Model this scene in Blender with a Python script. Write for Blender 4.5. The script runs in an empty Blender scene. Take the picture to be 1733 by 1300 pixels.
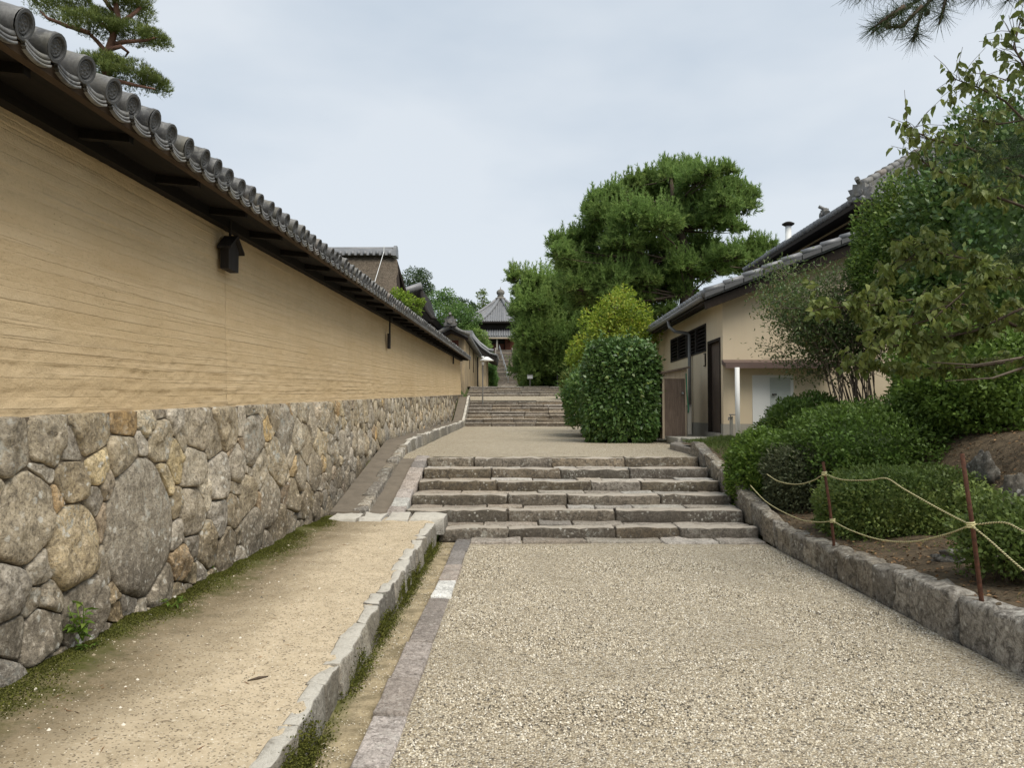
import bpy, math, random
import numpy as np
from mathutils import Vector, Matrix, noise as mnoise
R = math.radians
random.seed(7); rng = np.random.default_rng(7)
scene = bpy.context.scene
COL = scene.collection

# ------------------------------------------------------------------ camera
F, CX, CY, EYE = 1300.0, 866.5, 650.0, 1.55          # focal length and centre in photo pixels, eye height
PITCH = math.atan((700 - CY) / F); YAW = math.atan((873 - CX) / F * math.cos(PITCH))
cam = bpy.data.cameras.new('camera'); camo = bpy.data.objects.new('camera', cam); COL.objects.link(camo)
cam.sensor_width = 36; cam.lens = 36 * F / 1733; cam.clip_start = .05; cam.clip_end = 3000
camo.location = (0, 0, EYE); camo.rotation_euler = (math.pi / 2 + PITCH, 0, YAW)
scene.camera = camo
def ray(px, py):
    x, y, z = (px - CX) / F, 1.0, -(py - CY) / F
    y, z = y * math.cos(PITCH) - z * math.sin(PITCH), y * math.sin(PITCH) + z * math.cos(PITCH)
    return x * math.cos(YAW) - y * math.sin(YAW), x * math.sin(YAW) + y * math.cos(YAW), z
def aY(px, py, Y): d = ray(px, py); k = Y / d[1]; return Vector((d[0] * k, Y, EYE + d[2] * k))
def aZ(px, py, Z): d = ray(px, py); k = (Z - EYE) / d[2]; return Vector((d[0] * k, d[1] * k, Z))
def aX(px, py, X): d = ray(px, py); k = X / d[0]; return Vector((X, d[1] * k, EYE + d[2] * k))

# ------------------------------------------------------------------ sky, sun, exposure
SUN_EL, SUN_AZ = R(56), R(140)      # high on the right, a little behind the camera; thin bright overcast
w = bpy.data.worlds.new('World'); scene.world = w; w.use_nodes = True
nt = w.node_tree; nt.nodes.clear()
def wn(t, **k):
    n = nt.nodes.new(t)
    for a, b in k.items(): setattr(n, a, b)
    return n
sky = wn('ShaderNodeTexSky', sky_type='NISHITA', sun_disc=False); sky.sun_elevation = SUN_EL; sky.sun_rotation = SUN_AZ
sky.air_density = 1.0; sky.dust_density = 2.0
tc = wn('ShaderNodeTexCoord'); mp = wn('ShaderNodeMapping'); mp.inputs['Scale'].default_value = (1, 1, 2.6)
nz = wn('ShaderNodeTexNoise'); nz.inputs['Scale'].default_value = 1.7; nz.inputs['Detail'].default_value = 5; nz.inputs['Roughness'].default_value = .5
rp = wn('ShaderNodeValToRGB'); rp.color_ramp.elements[0].position = .36; rp.color_ramp.elements[1].position = .64
rp.color_ramp.elements[0].color = (5.15, 5.95, 6.85, 1); rp.color_ramp.elements[1].color = (7.1, 7.6, 8.1, 1)
mx = wn('ShaderNodeMixRGB'); mx.inputs[0].default_value = .86
bg = wn('ShaderNodeBackground'); bg.inputs[1].default_value = .05; wo = wn('ShaderNodeOutputWorld')
L = nt.links.new
L(tc.outputs['Generated'], mp.inputs[0]); L(mp.outputs[0], nz.inputs['Vector']); L(nz.outputs[0], rp.inputs[0])
L(sky.outputs[0], mx.inputs[1]); L(rp.outputs[0], mx.inputs[2]); L(mx.outputs[0], bg.inputs[0]); L(bg.outputs[0], wo.inputs[0])
sl = bpy.data.lights.new('sun', 'SUN'); so = bpy.data.objects.new('sun', sl); COL.objects.link(so)
sl.energy = 1.5; sl.angle = R(40); sl.color = (1, .94, .84)
so.rotation_euler = (math.pi / 2 - SUN_EL, 0, math.pi - SUN_AZ)
scene.view_settings.view_transform = 'Standard'; scene.view_settings.look = 'None'
scene.view_settings.exposure = 1.2; scene.view_settings.gamma = 1
scene.view_settings.use_curve_mapping = False

# ------------------------------------------------------------------ material helper
class NB:
    def __init__(s, name):
        s.m = bpy.data.materials.new(name); s.m.use_nodes = True; s.t = s.m.node_tree; s.t.nodes.clear()
        s.pos = s.n('ShaderNodeNewGeometry').outputs['Position']
        a = s.n('ShaderNodeAttribute', attribute_name='rnd'); o = s.n('ShaderNodeObjectInfo')
        sep = s.n('ShaderNodeSeparateXYZ'); s.l(a.outputs['Vector'], sep.inputs[0])
        orn = s.math('MULTIPLY', o.outputs['Random'], s.math('LESS_THAN', sep.outputs[2], 1.5))
        s.r1 = s.math('FRACT', s.math('ADD', sep.outputs[0], orn))
        s.r2 = s.math('FRACT', s.math('ADD', sep.outputs[1], s.math('MULTIPLY', orn, 7.31)))
        s.r3 = sep.outputs[2]
    def n(s, t, **k):
        n = s.t.nodes.new(t)
        for a, b in k.items(): setattr(n, a, b)
        return n
    def l(s, a, b): s.t.links.new(a, b)
    def put(s, inp, v):
        if hasattr(v, 'links'): s.l(v, inp)
        elif isinstance(v, (tuple, list)) and len(v) == 3 and inp.type == 'RGBA': inp.default_value = (*v, 1)
        elif inp.type == 'RGBA' and not isinstance(v, (tuple, list)): inp.default_value = (v, v, v, 1)
        else: inp.default_value = v
    def math(s, op, a, b=0.0, c=None, clamp=False):
        n = s.n('ShaderNodeMath', operation=op, use_clamp=clamp); s.put(n.inputs[0], a); s.put(n.inputs[1], b)
        if c is not None: s.put(n.inputs[2], c)
        return n.outputs[0]
    def map(s, scale=(1, 1, 1), rot=(0, 0, 0), vec=None):
        n = s.n('ShaderNodeMapping'); s.l(vec or s.pos, n.inputs[0]); n.inputs['Scale'].default_value = scale; n.inputs['Rotation'].default_value = rot
        return n.outputs[0]
    def noise(s, scale, detail=4, rough=.55, vec=None, dist=0.0, col=False):
        n = s.n('ShaderNodeTexNoise'); s.l(vec or s.pos, n.inputs['Vector']); n.inputs['Scale'].default_value = scale
        n.inputs['Detail'].default_value = detail; n.inputs['Roughness'].default_value = rough; n.inputs['Distortion'].default_value = dist
        return n.outputs[1 if col else 0]
    def vor(s, scale, feat='F1', vec=None, out='Distance', rnd=1.0):
        n = s.n('ShaderNodeTexVoronoi', feature=feat); s.l(vec or s.pos, n.inputs['Vector']); n.inputs['Scale'].default_value = scale
        n.inputs['Randomness'].default_value = rnd
        return n.outputs[out]
    def ramp(s, f, stops, interp='LINEAR'):
        n = s.n('ShaderNodeValToRGB'); e = n.color_ramp.elements; n.color_ramp.interpolation = interp
        while len(e) < len(stops): e.new(.5)
        for el, (p, c) in zip(e, stops):
            el.position = p; el.color = (*c, 1) if isinstance(c, (tuple, list)) else (c, c, c, 1)
        s.l(f, n.inputs[0]); return n.outputs[0]
    def mix(s, f, a, b, mode='MIX'):
        n = s.n('ShaderNodeMixRGB', blend_type=mode); s.put(n.inputs[0], f); s.put(n.inputs[1], a); s.put(n.inputs[2], b); return n.outputs[0]
    def hsv(s, c, h=.5, sat=1., v=1.):
        n = s.n('ShaderNodeHueSaturation'); s.put(n.inputs[0], h); s.put(n.inputs[1], sat); s.put(n.inputs[2], v); s.put(n.inputs[4], c); return n.outputs[0]
    def bump(s, h, strength=.5, dist=.01, nrm=None):
        n = s.n('ShaderNodeBump'); n.inputs['Strength'].default_value = strength; n.inputs['Distance'].default_value = dist
        s.l(h, n.inputs['Height'])
        if nrm: s.l(nrm, n.inputs['Normal'])
        return n.outputs[0]
    def nz(s):
        g = s.n('ShaderNodeNewGeometry'); sp = s.n('ShaderNodeSeparateXYZ'); s.l(g.outputs['Normal'], sp.inputs[0]); return sp.outputs
    def xyz(s):
        sp = s.n('ShaderNodeSeparateXYZ'); s.l(s.pos, sp.inputs[0]); return sp.outputs
    def out(s, col, rough=.8, nrm=None, spec=.3, trans=0., metal=0., tcol=None):
        b = s.n('ShaderNodeBsdfPrincipled'); s.put(b.inputs['Base Color'], col); s.put(b.inputs['Roughness'], rough)
        b.inputs['Specular IOR Level'].default_value = spec; b.inputs['Metallic'].default_value = metal
        if nrm: s.l(nrm, b.inputs['Normal'])
        sh = b.outputs[0]
        if trans:
            t = s.n('ShaderNodeBsdfTranslucent'); s.put(t.inputs[0], tcol if tcol is not None else col)
            m = s.n('ShaderNodeMixShader'); m.inputs[0].default_value = trans; s.l(sh, m.inputs[1]); s.l(t.outputs[0], m.inputs[2]); sh = m.outputs[0]
        s.l(sh, s.n('ShaderNodeOutputMaterial').inputs[0]); return s.m
M = {}
def smooth(b, x, a, c): return b.ramp(b.math('DIVIDE', b.math('SUBTRACT', x, a), c - a, clamp=True), [(0, 0.), (1, 1.)], 'EASE')

# rammed earth plaster
b = NB('rammed_earth'); x, y, z = b.xyz()
big = b.noise(.9, 4, .6, vec=b.map((1, .8, .8))); fine = b.noise(45, 5, .65); mid = b.noise(9, 5, .6, vec=b.map((1, .5, 2.0)))
lay = b.math('ADD', z, b.math('MULTIPLY', b.math('SUBTRACT', b.noise(1.6, 3, .6, vec=b.map((1, .55, 1.5))), .5), .16))
sheet = b.noise(1., 2, .5, vec=(lambda c: c)(b.map((.3, .12, 11))))
c = b.mix(b.ramp(big, [(.36, 0.), (.62, 1.)]), (.62, .46, .265), (.70, .535, .325))
c = b.mix(b.ramp(mid, [(.35, .0), (.75, .4)]), c, (.52, .385, .225))
c = b.mix(b.ramp(sheet, [(.35, 0.), (.65, .35)]), c, (.60, .455, .26))
stain = b.noise(1., 4, .6, vec=b.map((2, 2.2, .35)))
c = b.mix(b.ramp(stain, [(.5, 0.), (.78, .28)]), c, (.42, .315, .18))
pit = b.vor(26, vec=b.map((1, .7, 1.6)))
pits = b.ramp(pit, [(.05, 1.), (.14, 0.)])
pits = b.mix(b.ramp(b.noise(2.3, 3), [(.5, 0.), (.66, 1.)]), 0., pits)
c = b.mix(b.math('MULTIPLY', pits, .7), c, (.20, .13, .065))
a = b.n('ShaderNodeAttribute', attribute_name='seam').outputs['Fac']
c = b.mix(b.math('MULTIPLY', b.n('ShaderNodeAttribute', attribute_name='tone').outputs['Fac'], .28), c, (.50, .375, .22))
grain = b.noise(38, 5, .75, vec=b.map((1, .8, 1.5))); c = b.mix(b.ramp(grain, [(.3, .5), (.44, 0.), (.6, 0.), (.72, .35)]), c, b.mix(b.ramp(grain, [(.49, 0.), (.51, 1.)]), (.34, .245, .135), (.76, .62, .42)))
c = b.mix(b.math('MULTIPLY', a, .5), c, (.32, .23, .13))
lines = None
for sp_, of_, sc_ in ((.061, .0, .9), (.097, .31, 1.6)):
    wz = b.math('ADD', b.math('SUBTRACT', z, b.math('MULTIPLY', y, .028)), b.math('ADD', b.math('MULTIPLY', b.math('SUBTRACT', b.noise(sc_ * .7, 3, .55, vec=b.map((.2, .5, 1.)), dist=.1), .5), .06), b.math('MULTIPLY', b.math('SUBTRACT', b.noise(11., 4, .7, vec=b.map((.2, .8, .8))), .5), .012)))
    q = b.math('ADD', b.math('DIVIDE', wz, sp_), of_); k = b.math('FLOOR', q); f = b.math('FRACT', q)
    cb = b.n('ShaderNodeCombineXYZ'); b.l(b.math('MULTIPLY', y, .9), cb.inputs[0]); b.l(b.math('MULTIPLY', k, 3.71), cb.inputs[1])
    vis = b.ramp(b.noise(1., 3, .6, vec=cb.outputs[0]), [(.42, 0.), (.58, 1.)])
    ed = b.math('MINIMUM', f, b.math('SUBTRACT', 1., f)); ln_ = b.math('MULTIPLY', b.ramp(ed, [(.0, 1.), (.085, .0)]), vis)
    step = b.math('MULTIPLY', b.math('SUBTRACT', 1., f), vis)          # each course tapers back under the next
    lines = ln_ if lines is None else b.math('MAXIMUM', lines, ln_); stp = step if sp_ < .07 else b.math('ADD', stp, step)
c = b.mix(b.math('MULTIPLY', lines, b.ramp(b.noise(13, 3), [(.35, .02), (.65, .20)])), c, (.36, .26, .15))
c = b.mix(b.math('MULTIPLY', stp, .16), c, (.78, .64, .44))
h = b.math('SUBTRACT', b.math('MULTIPLY', stp, .30), b.math('MULTIPLY', lines, .3)); hlay = h
h = b.math('ADD', b.math('ADD', b.math('MULTIPLY', fine, .8), b.math('MULTIPLY', b.noise(110, 3, .7), .45)), b.math('SUBTRACT', b.math('MULTIPLY', mid, .45), b.math('MULTIPLY', pits, 1.)))
M['earth'] = b.out(c, .95, b.bump(b.math('ADD', h, b.math('MULTIPLY', hlay, 1.2)), .8, .012), .1)

def stone_mat(name, cols, lichen=.5, dark=.5, scale=1., zdark=None, wear_toplight=0., top_col=(.46, .41, .34)):
    b = NB(name)
    vec = b.n('ShaderNodeVectorMath', operation='ADD'); b.l(b.pos, vec.inputs[0])
    cb = b.n('ShaderNodeCombineXYZ'); b.l(b.math('MULTIPLY', b.r1, 37.), cb.inputs[0]); b.l(b.math('MULTIPLY', b.r2, 23.), cb.inputs[1]); b.l(cb.outputs[0], vec.inputs[1])
    v = vec.outputs[0]
    base = b.ramp(b.r1, [(i / len(cols), cc) for i, cc in enumerate(cols)], 'CONSTANT')
    r2b = b.math('FRACT', b.math('MULTIPLY', b.r2, 5.37)); base = b.hsv(base, .5, b.math('ADD', .7, b.math('MULTIPLY', r2b, .6)), b.math('ADD', .68, b.math('MULTIPLY', b.r2, .62)))
    n1 = b.noise(3.2 * scale, 5, .65, vec=v); n2 = b.noise(60 * scale, 4, .7, vec=v); n3 = b.noise(11 * scale, 6, .7, vec=v, dist=.6)
    c = b.mix(b.ramp(n1, [(.38, 0.), (.68, .62)]), base, tuple(q * .42 for q in cols[0]))
    c = b.mix(b.ramp(n3, [(.48, 0.), (.6, dark)]), c, (.085, .075, .062))
    lf = b.math('MULTIPLY', b.ramp(n3, [(.40, 1.), (.46, 0.)]), b.ramp(b.noise(1.7 * scale, 3, vec=v), [(.45, 0.), (.6, 1.)]))
    c = b.mix(b.math('MULTIPLY', lf, lichen), c, (.40, .40, .355))
    c = b.mix(b.ramp(n2, [(.36, .55), (.5, 0.), (.64, 0.), (.74, .35)]), c, b.mix(b.ramp(n2, [(.49, 0.), (.51, 1.)]), (.05, .043, .035), (.5, .47, .4)))
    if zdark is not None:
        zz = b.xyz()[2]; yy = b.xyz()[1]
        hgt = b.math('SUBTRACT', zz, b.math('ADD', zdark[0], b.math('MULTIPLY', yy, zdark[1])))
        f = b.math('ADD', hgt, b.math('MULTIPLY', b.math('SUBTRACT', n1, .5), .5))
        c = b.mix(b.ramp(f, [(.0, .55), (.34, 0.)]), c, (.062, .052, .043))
    lv = b.vor(13 * scale, vec=b.mix(.18, v, b.noise(9 * scale, 3, vec=v, col=True)) if False else v); ln = b.math('ADD', lv, b.math('MULTIPLY', b.math('SUBTRACT', b.noise(30 * scale, 4, .7, vec=v), .5), .9)); lp = b.ramp(b.noise(2.1 * scale, 4, .6, vec=v), [(.44, 0.), (.58, 1.)])
    c = b.mix(b.math('MULTIPLY', b.math('MULTIPLY', b.ramp(ln, [(.16, 1.), (.26, 0.)]), lp), lichen), c, (.66, .64, .57))
    n4 = b.noise(26 * scale, 5, .75, vec=v, dist=.3); c = b.mix(b.ramp(n4, [(.30, .65), (.47, 0.)]), c, (.06, .05, .042)); c = b.mix(b.ramp(n4, [(.53, 0.), (.68, .55)]), c, b.hsv(base, .5, .75, 1.55))
    if wear_toplight: c = b.mix(b.math('MULTIPLY', b.ramp(b.nz()[2], [(.72, 0.), (.93, 1.)]), b.ramp(n3, [(.32, wear_toplight * .45), (.5, wear_toplight)])), c, top_col)  # upward faces paler: foot wear, plus light from above put into the colour
    hh = b.math('ADD', b.math('ADD', n3, b.math('MULTIPLY', n4, .8)), b.math('MULTIPLY', n2, .35))
    M[name] = b.out(c, .92, b.bump(hh, 1., .016 / scale ** .5), .15)
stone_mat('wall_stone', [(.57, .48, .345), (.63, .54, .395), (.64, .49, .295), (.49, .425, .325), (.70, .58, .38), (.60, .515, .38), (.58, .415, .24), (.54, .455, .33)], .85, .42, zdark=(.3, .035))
stone_mat('step_stone', [(.175, .15, .115), (.225, .19, .145), (.19, .16, .125), (.26, .22, .17)], .55, .85, 1.3, wear_toplight=.9)
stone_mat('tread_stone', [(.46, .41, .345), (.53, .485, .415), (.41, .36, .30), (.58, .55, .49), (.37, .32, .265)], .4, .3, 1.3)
stone_mat('curb_stone', [(.33, .295, .24), (.39, .35, .285), (.42, .37, .295)], .7, .75, 1.2)
stone_mat('kerb_pale', [(.33, .305, .255), (.37, .34, .29), (.29, .265, .22)], .5, .35, 1.6, wear_toplight=.95, top_col=(.60, .57, .50))
stone_mat('sett_stone', [(.45, .395, .35), (.43, .385, .35), (.48, .425, .38), (.34, .31, .285), (.49, .42, .37)], .3, .3, 1.5)
stone_mat('sett_pale', [(.72, .71, .66)], .1, .05, 1.5)
stone_mat('rock', [(.2, .185, .155), (.26, .235, .195)], .7, .7, 1.)
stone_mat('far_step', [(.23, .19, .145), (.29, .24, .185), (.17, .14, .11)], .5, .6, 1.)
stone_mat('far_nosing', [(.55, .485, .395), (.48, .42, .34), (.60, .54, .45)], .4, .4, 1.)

b = NB('mortar'); M['mortar'] = b.out(b.mix(b.noise(30, 4), (.10, .08, .06), (.2, .165, .12)), .95, b.bump(b.noise(60, 3), .6, .01), .1)
b = NB('gravel')
v1 = b.vor(78, out='Color'); d1 = b.vor(78); v2 = b.vor(140, out='Color'); d2 = b.vor(140)
sp = b.n('ShaderNodeSeparateXYZ'); b.l(v1, sp.inputs[0])
pc = b.ramp(sp.outputs[0], [(0, (.17, .15, .12)), (.14, (.41, .345, .235)), (.32, (.54, .475, .355)), (.55, (.64, .575, .445)), (.75, (.46, .40, .305)), (.9, (.75, .70, .59))], 'CONSTANT')
pc = b.mix(b.ramp(d1, [(.35, 0.), (.65, .6)]), pc, (.27, .215, .145))
pc = b.mix(b.ramp(b.noise(.9, 4), [(.35, 0.), (.7, .35)]), pc, b.hsv(pc, .5, 1.1, .8))
hh = b.math('SUBTRACT', 1., b.math('ADD', d1, b.math('MULTIPLY', d2, .3)))
M['gravel'] = b.out(pc, .9, b.bump(hh, 1., .012), .15)
b = NB('pebble')
M['pebble'] = b.out(b.ramp(b.r1, [(0, (.10, .088, .07)), (.18, (.34, .285, .195)), (.32, (.52, .455, .34)), (.52, (.63, .565, .435)), (.72, (.42, .365, .275)), (.86, (.74, .69, .585))], 'CONSTANT'), .85, None, .2)

b = NB('soil'); x, y, z = b.xyz()
n1 = b.noise(2.2, 5, .6); n2 = b.noise(14, 5, .7); n3 = b.noise(90, 3, .7); grit = b.vor(120, out='Color'); gs = b.n('ShaderNodeSeparateXYZ'); b.l(grit, gs.inputs[0])
c = b.mix(b.ramp(n1, [(.35, 0.), (.7, 1.)]), (.60, .50, .355), (.49, .405, .28))
c = b.mix(b.ramp(n2, [(.48, 0.), (.72, .6)]), c, (.27, .215, .14))
c = b.mix(b.ramp(gs.outputs[0], [(.0, .75), (.10, 0.), (.86, 0.), (.93, .6)], 'CONSTANT'), c, b.mix(b.ramp(gs.outputs[0], [(.5, 0.), (.51, 1.)]), (.13, .105, .075), (.66, .58, .45)))
d = b.math('ADD', b.math('ADD', x, 2.42), b.math('MULTIPLY', b.math('SUBTRACT', b.noise(3.1, 4, .6), .5), .62))
mk = b.ramp(d, [(.10, 1.), (.42, .75), (.92, .0)])
dirt = b.mix(b.ramp(n2, [(.35, 0.), (.6, 1.)]), (.105, .085, .05), (.19, .15, .09))
c = b.mix(mk, c, dirt)
moss = b.ramp(b.math('ADD', d, b.math('MULTIPLY', b.math('SUBTRACT', n2, .5), .5)), [(.06, 1.), (.36, 0.)])
c = b.mix(b.math('MULTIPLY', moss, .85), c, b.mix(n3, (.045, .055, .012), (.11, .115, .03)))
d2 = b.math('SUBTRACT', b.math('ADD', -1.02, b.math('MULTIPLY', b.math('SUBTRACT', n1, .5), .3)), x)
M['soil'] = b.out(c, .95, b.bump(b.math('ADD', b.math('MULTIPLY', n2, 1.), b.math('MULTIPLY', n3, .5)), .8, .012), .1)
b = NB('gutter_bed'); n2 = b.noise(7, 5, .65); n3 = b.noise(80, 3)
c = b.mix(b.ramp(n2, [(.38, 0.), (.6, 1.)]), (.40, .325, .205), (.22, .18, .11)); c = b.mix(b.ramp(n3, [(.3, .6), (.45, 0.), (.58, 0.), (.7, .5)]), c, b.mix(b.ramp(n3, [(.49, 0.), (.51, 1.)]), (.12, .095, .06), (.5, .43, .3))); x, y, z = b.xyz()
mo = b.ramp(b.math('ADD', b.math('ADD', x, .955), b.math('MULTIPLY', b.math('SUBTRACT', b.noise(5, 4), .5), .22)), [(.0, 1.), (.10, 0.)])
c = b.mix(b.math('MULTIPLY', mo, .8), c, (.09, .10, .025))
M['gutter'] = b.out(c, .95, b.bump(b.math('ADD', n2, b.math('MULTIPLY', n3, .4)), .7, .01), .1)
b = NB('concrete'); n2 = b.noise(6, 5, .65)
M['concrete'] = b.out(b.mix(b.noise(70, 3, .7), b.mix(b.ramp(n2, [(.35, 0.), (.65, 1.)]), (.09, .076, .06), (.185, .155, .12)), (.22, .19, .15)), .9, b.bump(b.noise(90, 3), .6, .006), .15)
b = NB('bed_soil'); n2 = b.noise(12, 6, .7); n3 = b.noise(70, 3, .7)
c = b.mix(b.ramp(n2, [(.4, 0.), (.62, 1.)]), (.085, .066, .045), (.175, .132, .085)); c = b.mix(b.ramp(n3, [(.6, 0.), (.7, .6)]), c, (.40, .30, .175))
M['bed_soil'] = b.out(c, .95, b.bump(b.math('ADD', n2, n3), 1., .02), .1)
b = NB('terrain'); M['terrain'] = b.out(b.mix(b.ramp(b.noise(.35, 4), [(.4, 0.), (.6, 1.)]), (.10, .095, .045), (.06, .085, .03)), .95, b.bump(b.noise(5, 4), .6, .1), .1)

b = NB('roof_tile'); v = b.pos
tb = b.mix(b.r1, (.075, .075, .076), (.19, .186, .18)); n1 = b.noise(15, 6, .7, dist=.4); n2 = b.noise(60, 4, .75)
tb = b.mix(b.ramp(n1, [(.47, 0.), (.62, .75)]), tb, (.27, .265, .25)); tb = b.mix(b.ramp(n1, [(.3, .75), (.44, 0.)]), tb, (.045, .045, .043)); tb = b.mix(b.ramp(b.noise(5, 4), [(.5, 0.), (.66, .5)]), tb, (.17, .155, .11))
tb = b.mix(b.ramp(b.r2, [(.9, 0.), (.94, .3)]), tb, (.36, .27, .19))
M['tile'] = b.out(b.mix(b.ramp(n2, [(.55, 0.), (.7, .4)]), tb, (.11, .105, .09)), .62, b.bump(n2, .35, .006), .4)
b = NB('tile_disc'); n1 = b.noise(20, 5, .65)
M['tile_disc'] = b.out(b.mix(n1, (.055, .057, .058), (.135, .135, .135)), .7, b.bump(n1, .3, .006), .35)
b = NB('tile_grey'); n1 = b.noise(3, 5, .65); n2 = b.noise(30, 4, .7)
c = b.mix(b.r1, (.13, .135, .14), (.2, .2, .205))
M['tile_grey'] = b.out(b.mix(b.ramp(n1, [(.4, 0.), (.7, .6)]), c, (.27, .275, .28)), .42, b.bump(n2, .25, .01), .5)
def wood(name, c1, c2, s=1., axis=(8, .5, 8)):
    b = NB(name); g = b.noise(3 * s, 5, .65, vec=b.map(axis)); g2 = b.noise(1.3, 4)
    c = b.mix(b.ramp(g, [(.3, 0.), (.7, 1.)]), c1, c2); c = b.mix(b.ramp(g2, [(.45, 0.), (.75, .5)]), c, tuple(k * .5 for k in c1))
    M[name] = b.out(c, .8, b.bump(g, .5, .006), .25)
wood('dark_wood', (.014, .010, .007), (.034, .024, .017))
wood('eave_shade_wood', (.005, .004, .003), (.013, .0095, .007))  # near-black wood: the deep eave shade is put into its colour
wood('fascia_wood', (.045, .029, .018), (.10, .068, .042))
wood('old_wood', (.105, .075, .056), (.2, .15, .115), 2., (9, 9, .5))
wood('door_wood', (.07, .052, .04), (.15, .115, .09), 2., (9, 9, .5))
wood('black_wood', (.018, .015, .013), (.04, .034, .03), 1., (8, 8, .6))
wood('red_wood', (.10, .035, .022), (.17, .065, .04), 1., (8, 8, .6))
wood('pale_wood', (.38, .30, .21), (.52, .43, .32), 1., (8, 8, .6))
b = NB('cream_plaster'); n1 = b.noise(1.1, 4); n2 = b.noise(60, 4, .7); st = b.noise(1.5, 4, .6, vec=b.map((2.5, 2.5, .3)))
c = b.mix(b.ramp(n1, [(.3, 0.), (.7, 1.)]), (.63, .52, .365), (.68, .575, .415)); c = b.mix(b.ramp(st, [(.52, 0.), (.75, .3)]), c, (.46, .375, .27))
M['cream'] = b.out(c, .93, b.bump(n2, .35, .004), .12)
b = NB('weathered_plaster'); n1 = b.noise(1.6, 5, .65, vec=b.map((1.5, 1.5, .5))); M['weathered'] = b.out(b.mix(b.ramp(n1, [(.42, 0.), (.62, .8)]), (.48, .375, .235), (.235, .195, .145)), .95, b.bump(b.noise(30, 4), .5, .01), .1)
b = NB('grey_plinth'); M['plinth'] = b.out(b.mix(b.noise(4, 5, .65), (.27, .255, .22), (.40, .375, .32)), .92, b.bump(b.noise(60, 3), .4, .005), .15)
b = NB('white_paint'); M['white'] = b.out(b.mix(b.noise(3, 4), (.70, .71, .69), (.79, .79, .77)), .5, None, .4)
b = NB('door_panel'); M['panel'] = b.out(b.mix(b.noise(5, 5, .6, vec=b.map((1, 1, 6))), (.43, .47, .44), (.55, .58, .55)), .45, None, .4)
b = NB('brown_metal'); M['brown_metal'] = b.out(b.mix(b.noise(8, 4), (.105, .07, .06), (.15, .105, .09)), .5, None, .4)
b = NB('grey_metal'); M['grey_metal'] = b.out(b.mix(b.noise(10, 4), (.13, .125, .115), (.2, .19, .175)), .5, None, .45)
b = NB('steel'); M['steel'] = b.out((.55, .55, .54), .32, None, .5, metal=1.)
b = NB('rust'); n1 = b.noise(25, 5, .7); M['rust'] = b.out(b.mix(b.ramp(n1, [(.35, 0.), (.65, 1.)]), (.055, .027, .019), (.13, .058, .034)), .85, b.bump(n1, .5, .004), .2)
b = NB('sign_white'); M['sign_white'] = b.out(b.mix(b.noise(2, 2), (.72, .72, .7), (.78, .78, .76)), .5)
b = NB('rope_yellow'); M['rope_yellow'] = b.out(b.mix(b.noise(120, 3), (.58, .52, .24), (.72, .67, .40)), .8)
b = NB('rope_black'); M['rope_black'] = b.out(b.mix(b.noise(120, 3), (.018, .018, .016), (.05, .047, .04)), .8)
b = NB('hose_green'); M['hose'] = b.out(b.mix(b.noise(9, 3), (.02, .14, .07), (.03, .19, .1)), .4)
b = NB('thatch'); g = b.noise(14, 5, .7, vec=b.map((1, 1, .25))); g2 = b.noise(1.2, 4, .6); g3 = b.noise(3., 4, .6, vec=b.map((.4, .4, 3.)))
c = b.mix(b.ramp(g, [(.3, 0.), (.7, 1.)]), (.075, .06, .045), (.185, .15, .115)); c = b.mix(b.ramp(g2, [(.45, 0.), (.7, .5)]), c, (.10, .09, .07)); c = b.mix(b.ramp(g3, [(.5, 0.), (.7, .5)]), c, (.10, .08, .058))
M['thatch'] = b.out(c, .97, b.bump(b.math('ADD', g, g3), 1., .06), .05)
b = NB('bark'); n1 = b.noise(12, 5, .7, vec=b.map((1, 1, .4))); M['bark'] = b.out(b.mix(n1, (.05, .037, .028), (.15, .115, .085)), .95, b.bump(n1, 1., .03), .1)
b = NB('bark_red'); n1 = b.noise(14, 5, .7, vec=b.map((1, 1, .5))); M['bark_red'] = b.out(b.mix(n1, (.12, .06, .042), (.30, .17, .125)), .95, b.bump(n1, .8, .02), .1)
b = NB('twig'); M['twig'] = b.out(b.mix(b.noise(20, 4), (.12, .093, .068), (.27, .22, .17)), .9)
b = NB('dead_leaf'); M['dead_leaf'] = b.out(b.ramp(b.r1, [(0, (.20, .11, .05)), (.4, (.30, .19, .09)), (.7, (.13, .085, .05))], 'CONSTANT'), .8)

def leafmat(name, stops, rough=.5, trans=.25, spec=.35, varn=.5):
    b = NB(name)
    c = b.ramp(b.r1, stops)
    nv = b.noise(varn, 3)
    c = b.hsv(c, b.math('ADD', .485, b.math('MULTIPLY', nv, .03)), 1., b.math('ADD', .72, b.math('MULTIPLY', nv, .56)))
    M[name] = b.out(c, rough, None, spec, trans)
leafmat('pine_needle', [(0, (.12, .185, .055)), (.45, (.225, .335, .09)), (.8, (.31, .43, .12)), (1, (.38, .48, .15))], .6, .5, .25, .45)
leafmat('pine_dark', [(0, (.018, .034, .013)), (.6, (.035, .06, .02)), (1, (.06, .09, .028))], .6, .2, .25)
leafmat('niwaki_needle', [(0, (.06, .085, .025)), (.5, (.14, .185, .05)), (1, (.29, .33, .09))], .6, .28, .25, 3.)
leafmat('camellia', [(0, (.04, .085, .024)), (.5, (.082, .155, .042)), (.9, (.13, .215, .058)), (1, (.22, .26, .06))], .36, .2, .45, 2.)
leafmat('azalea', [(0, (.07, .12, .024)), (.5, (.135, .22, .042)), (.9, (.20, .30, .06)), (1, (.26, .33, .075))], .5, .35, .35, 2.)
leafmat('azalea_bright', [(0, (.085, .145, .025)), (.5, (.16, .26, .042)), (1, (.26, .36, .07))], .5, .38, .35, 2.)
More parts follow.
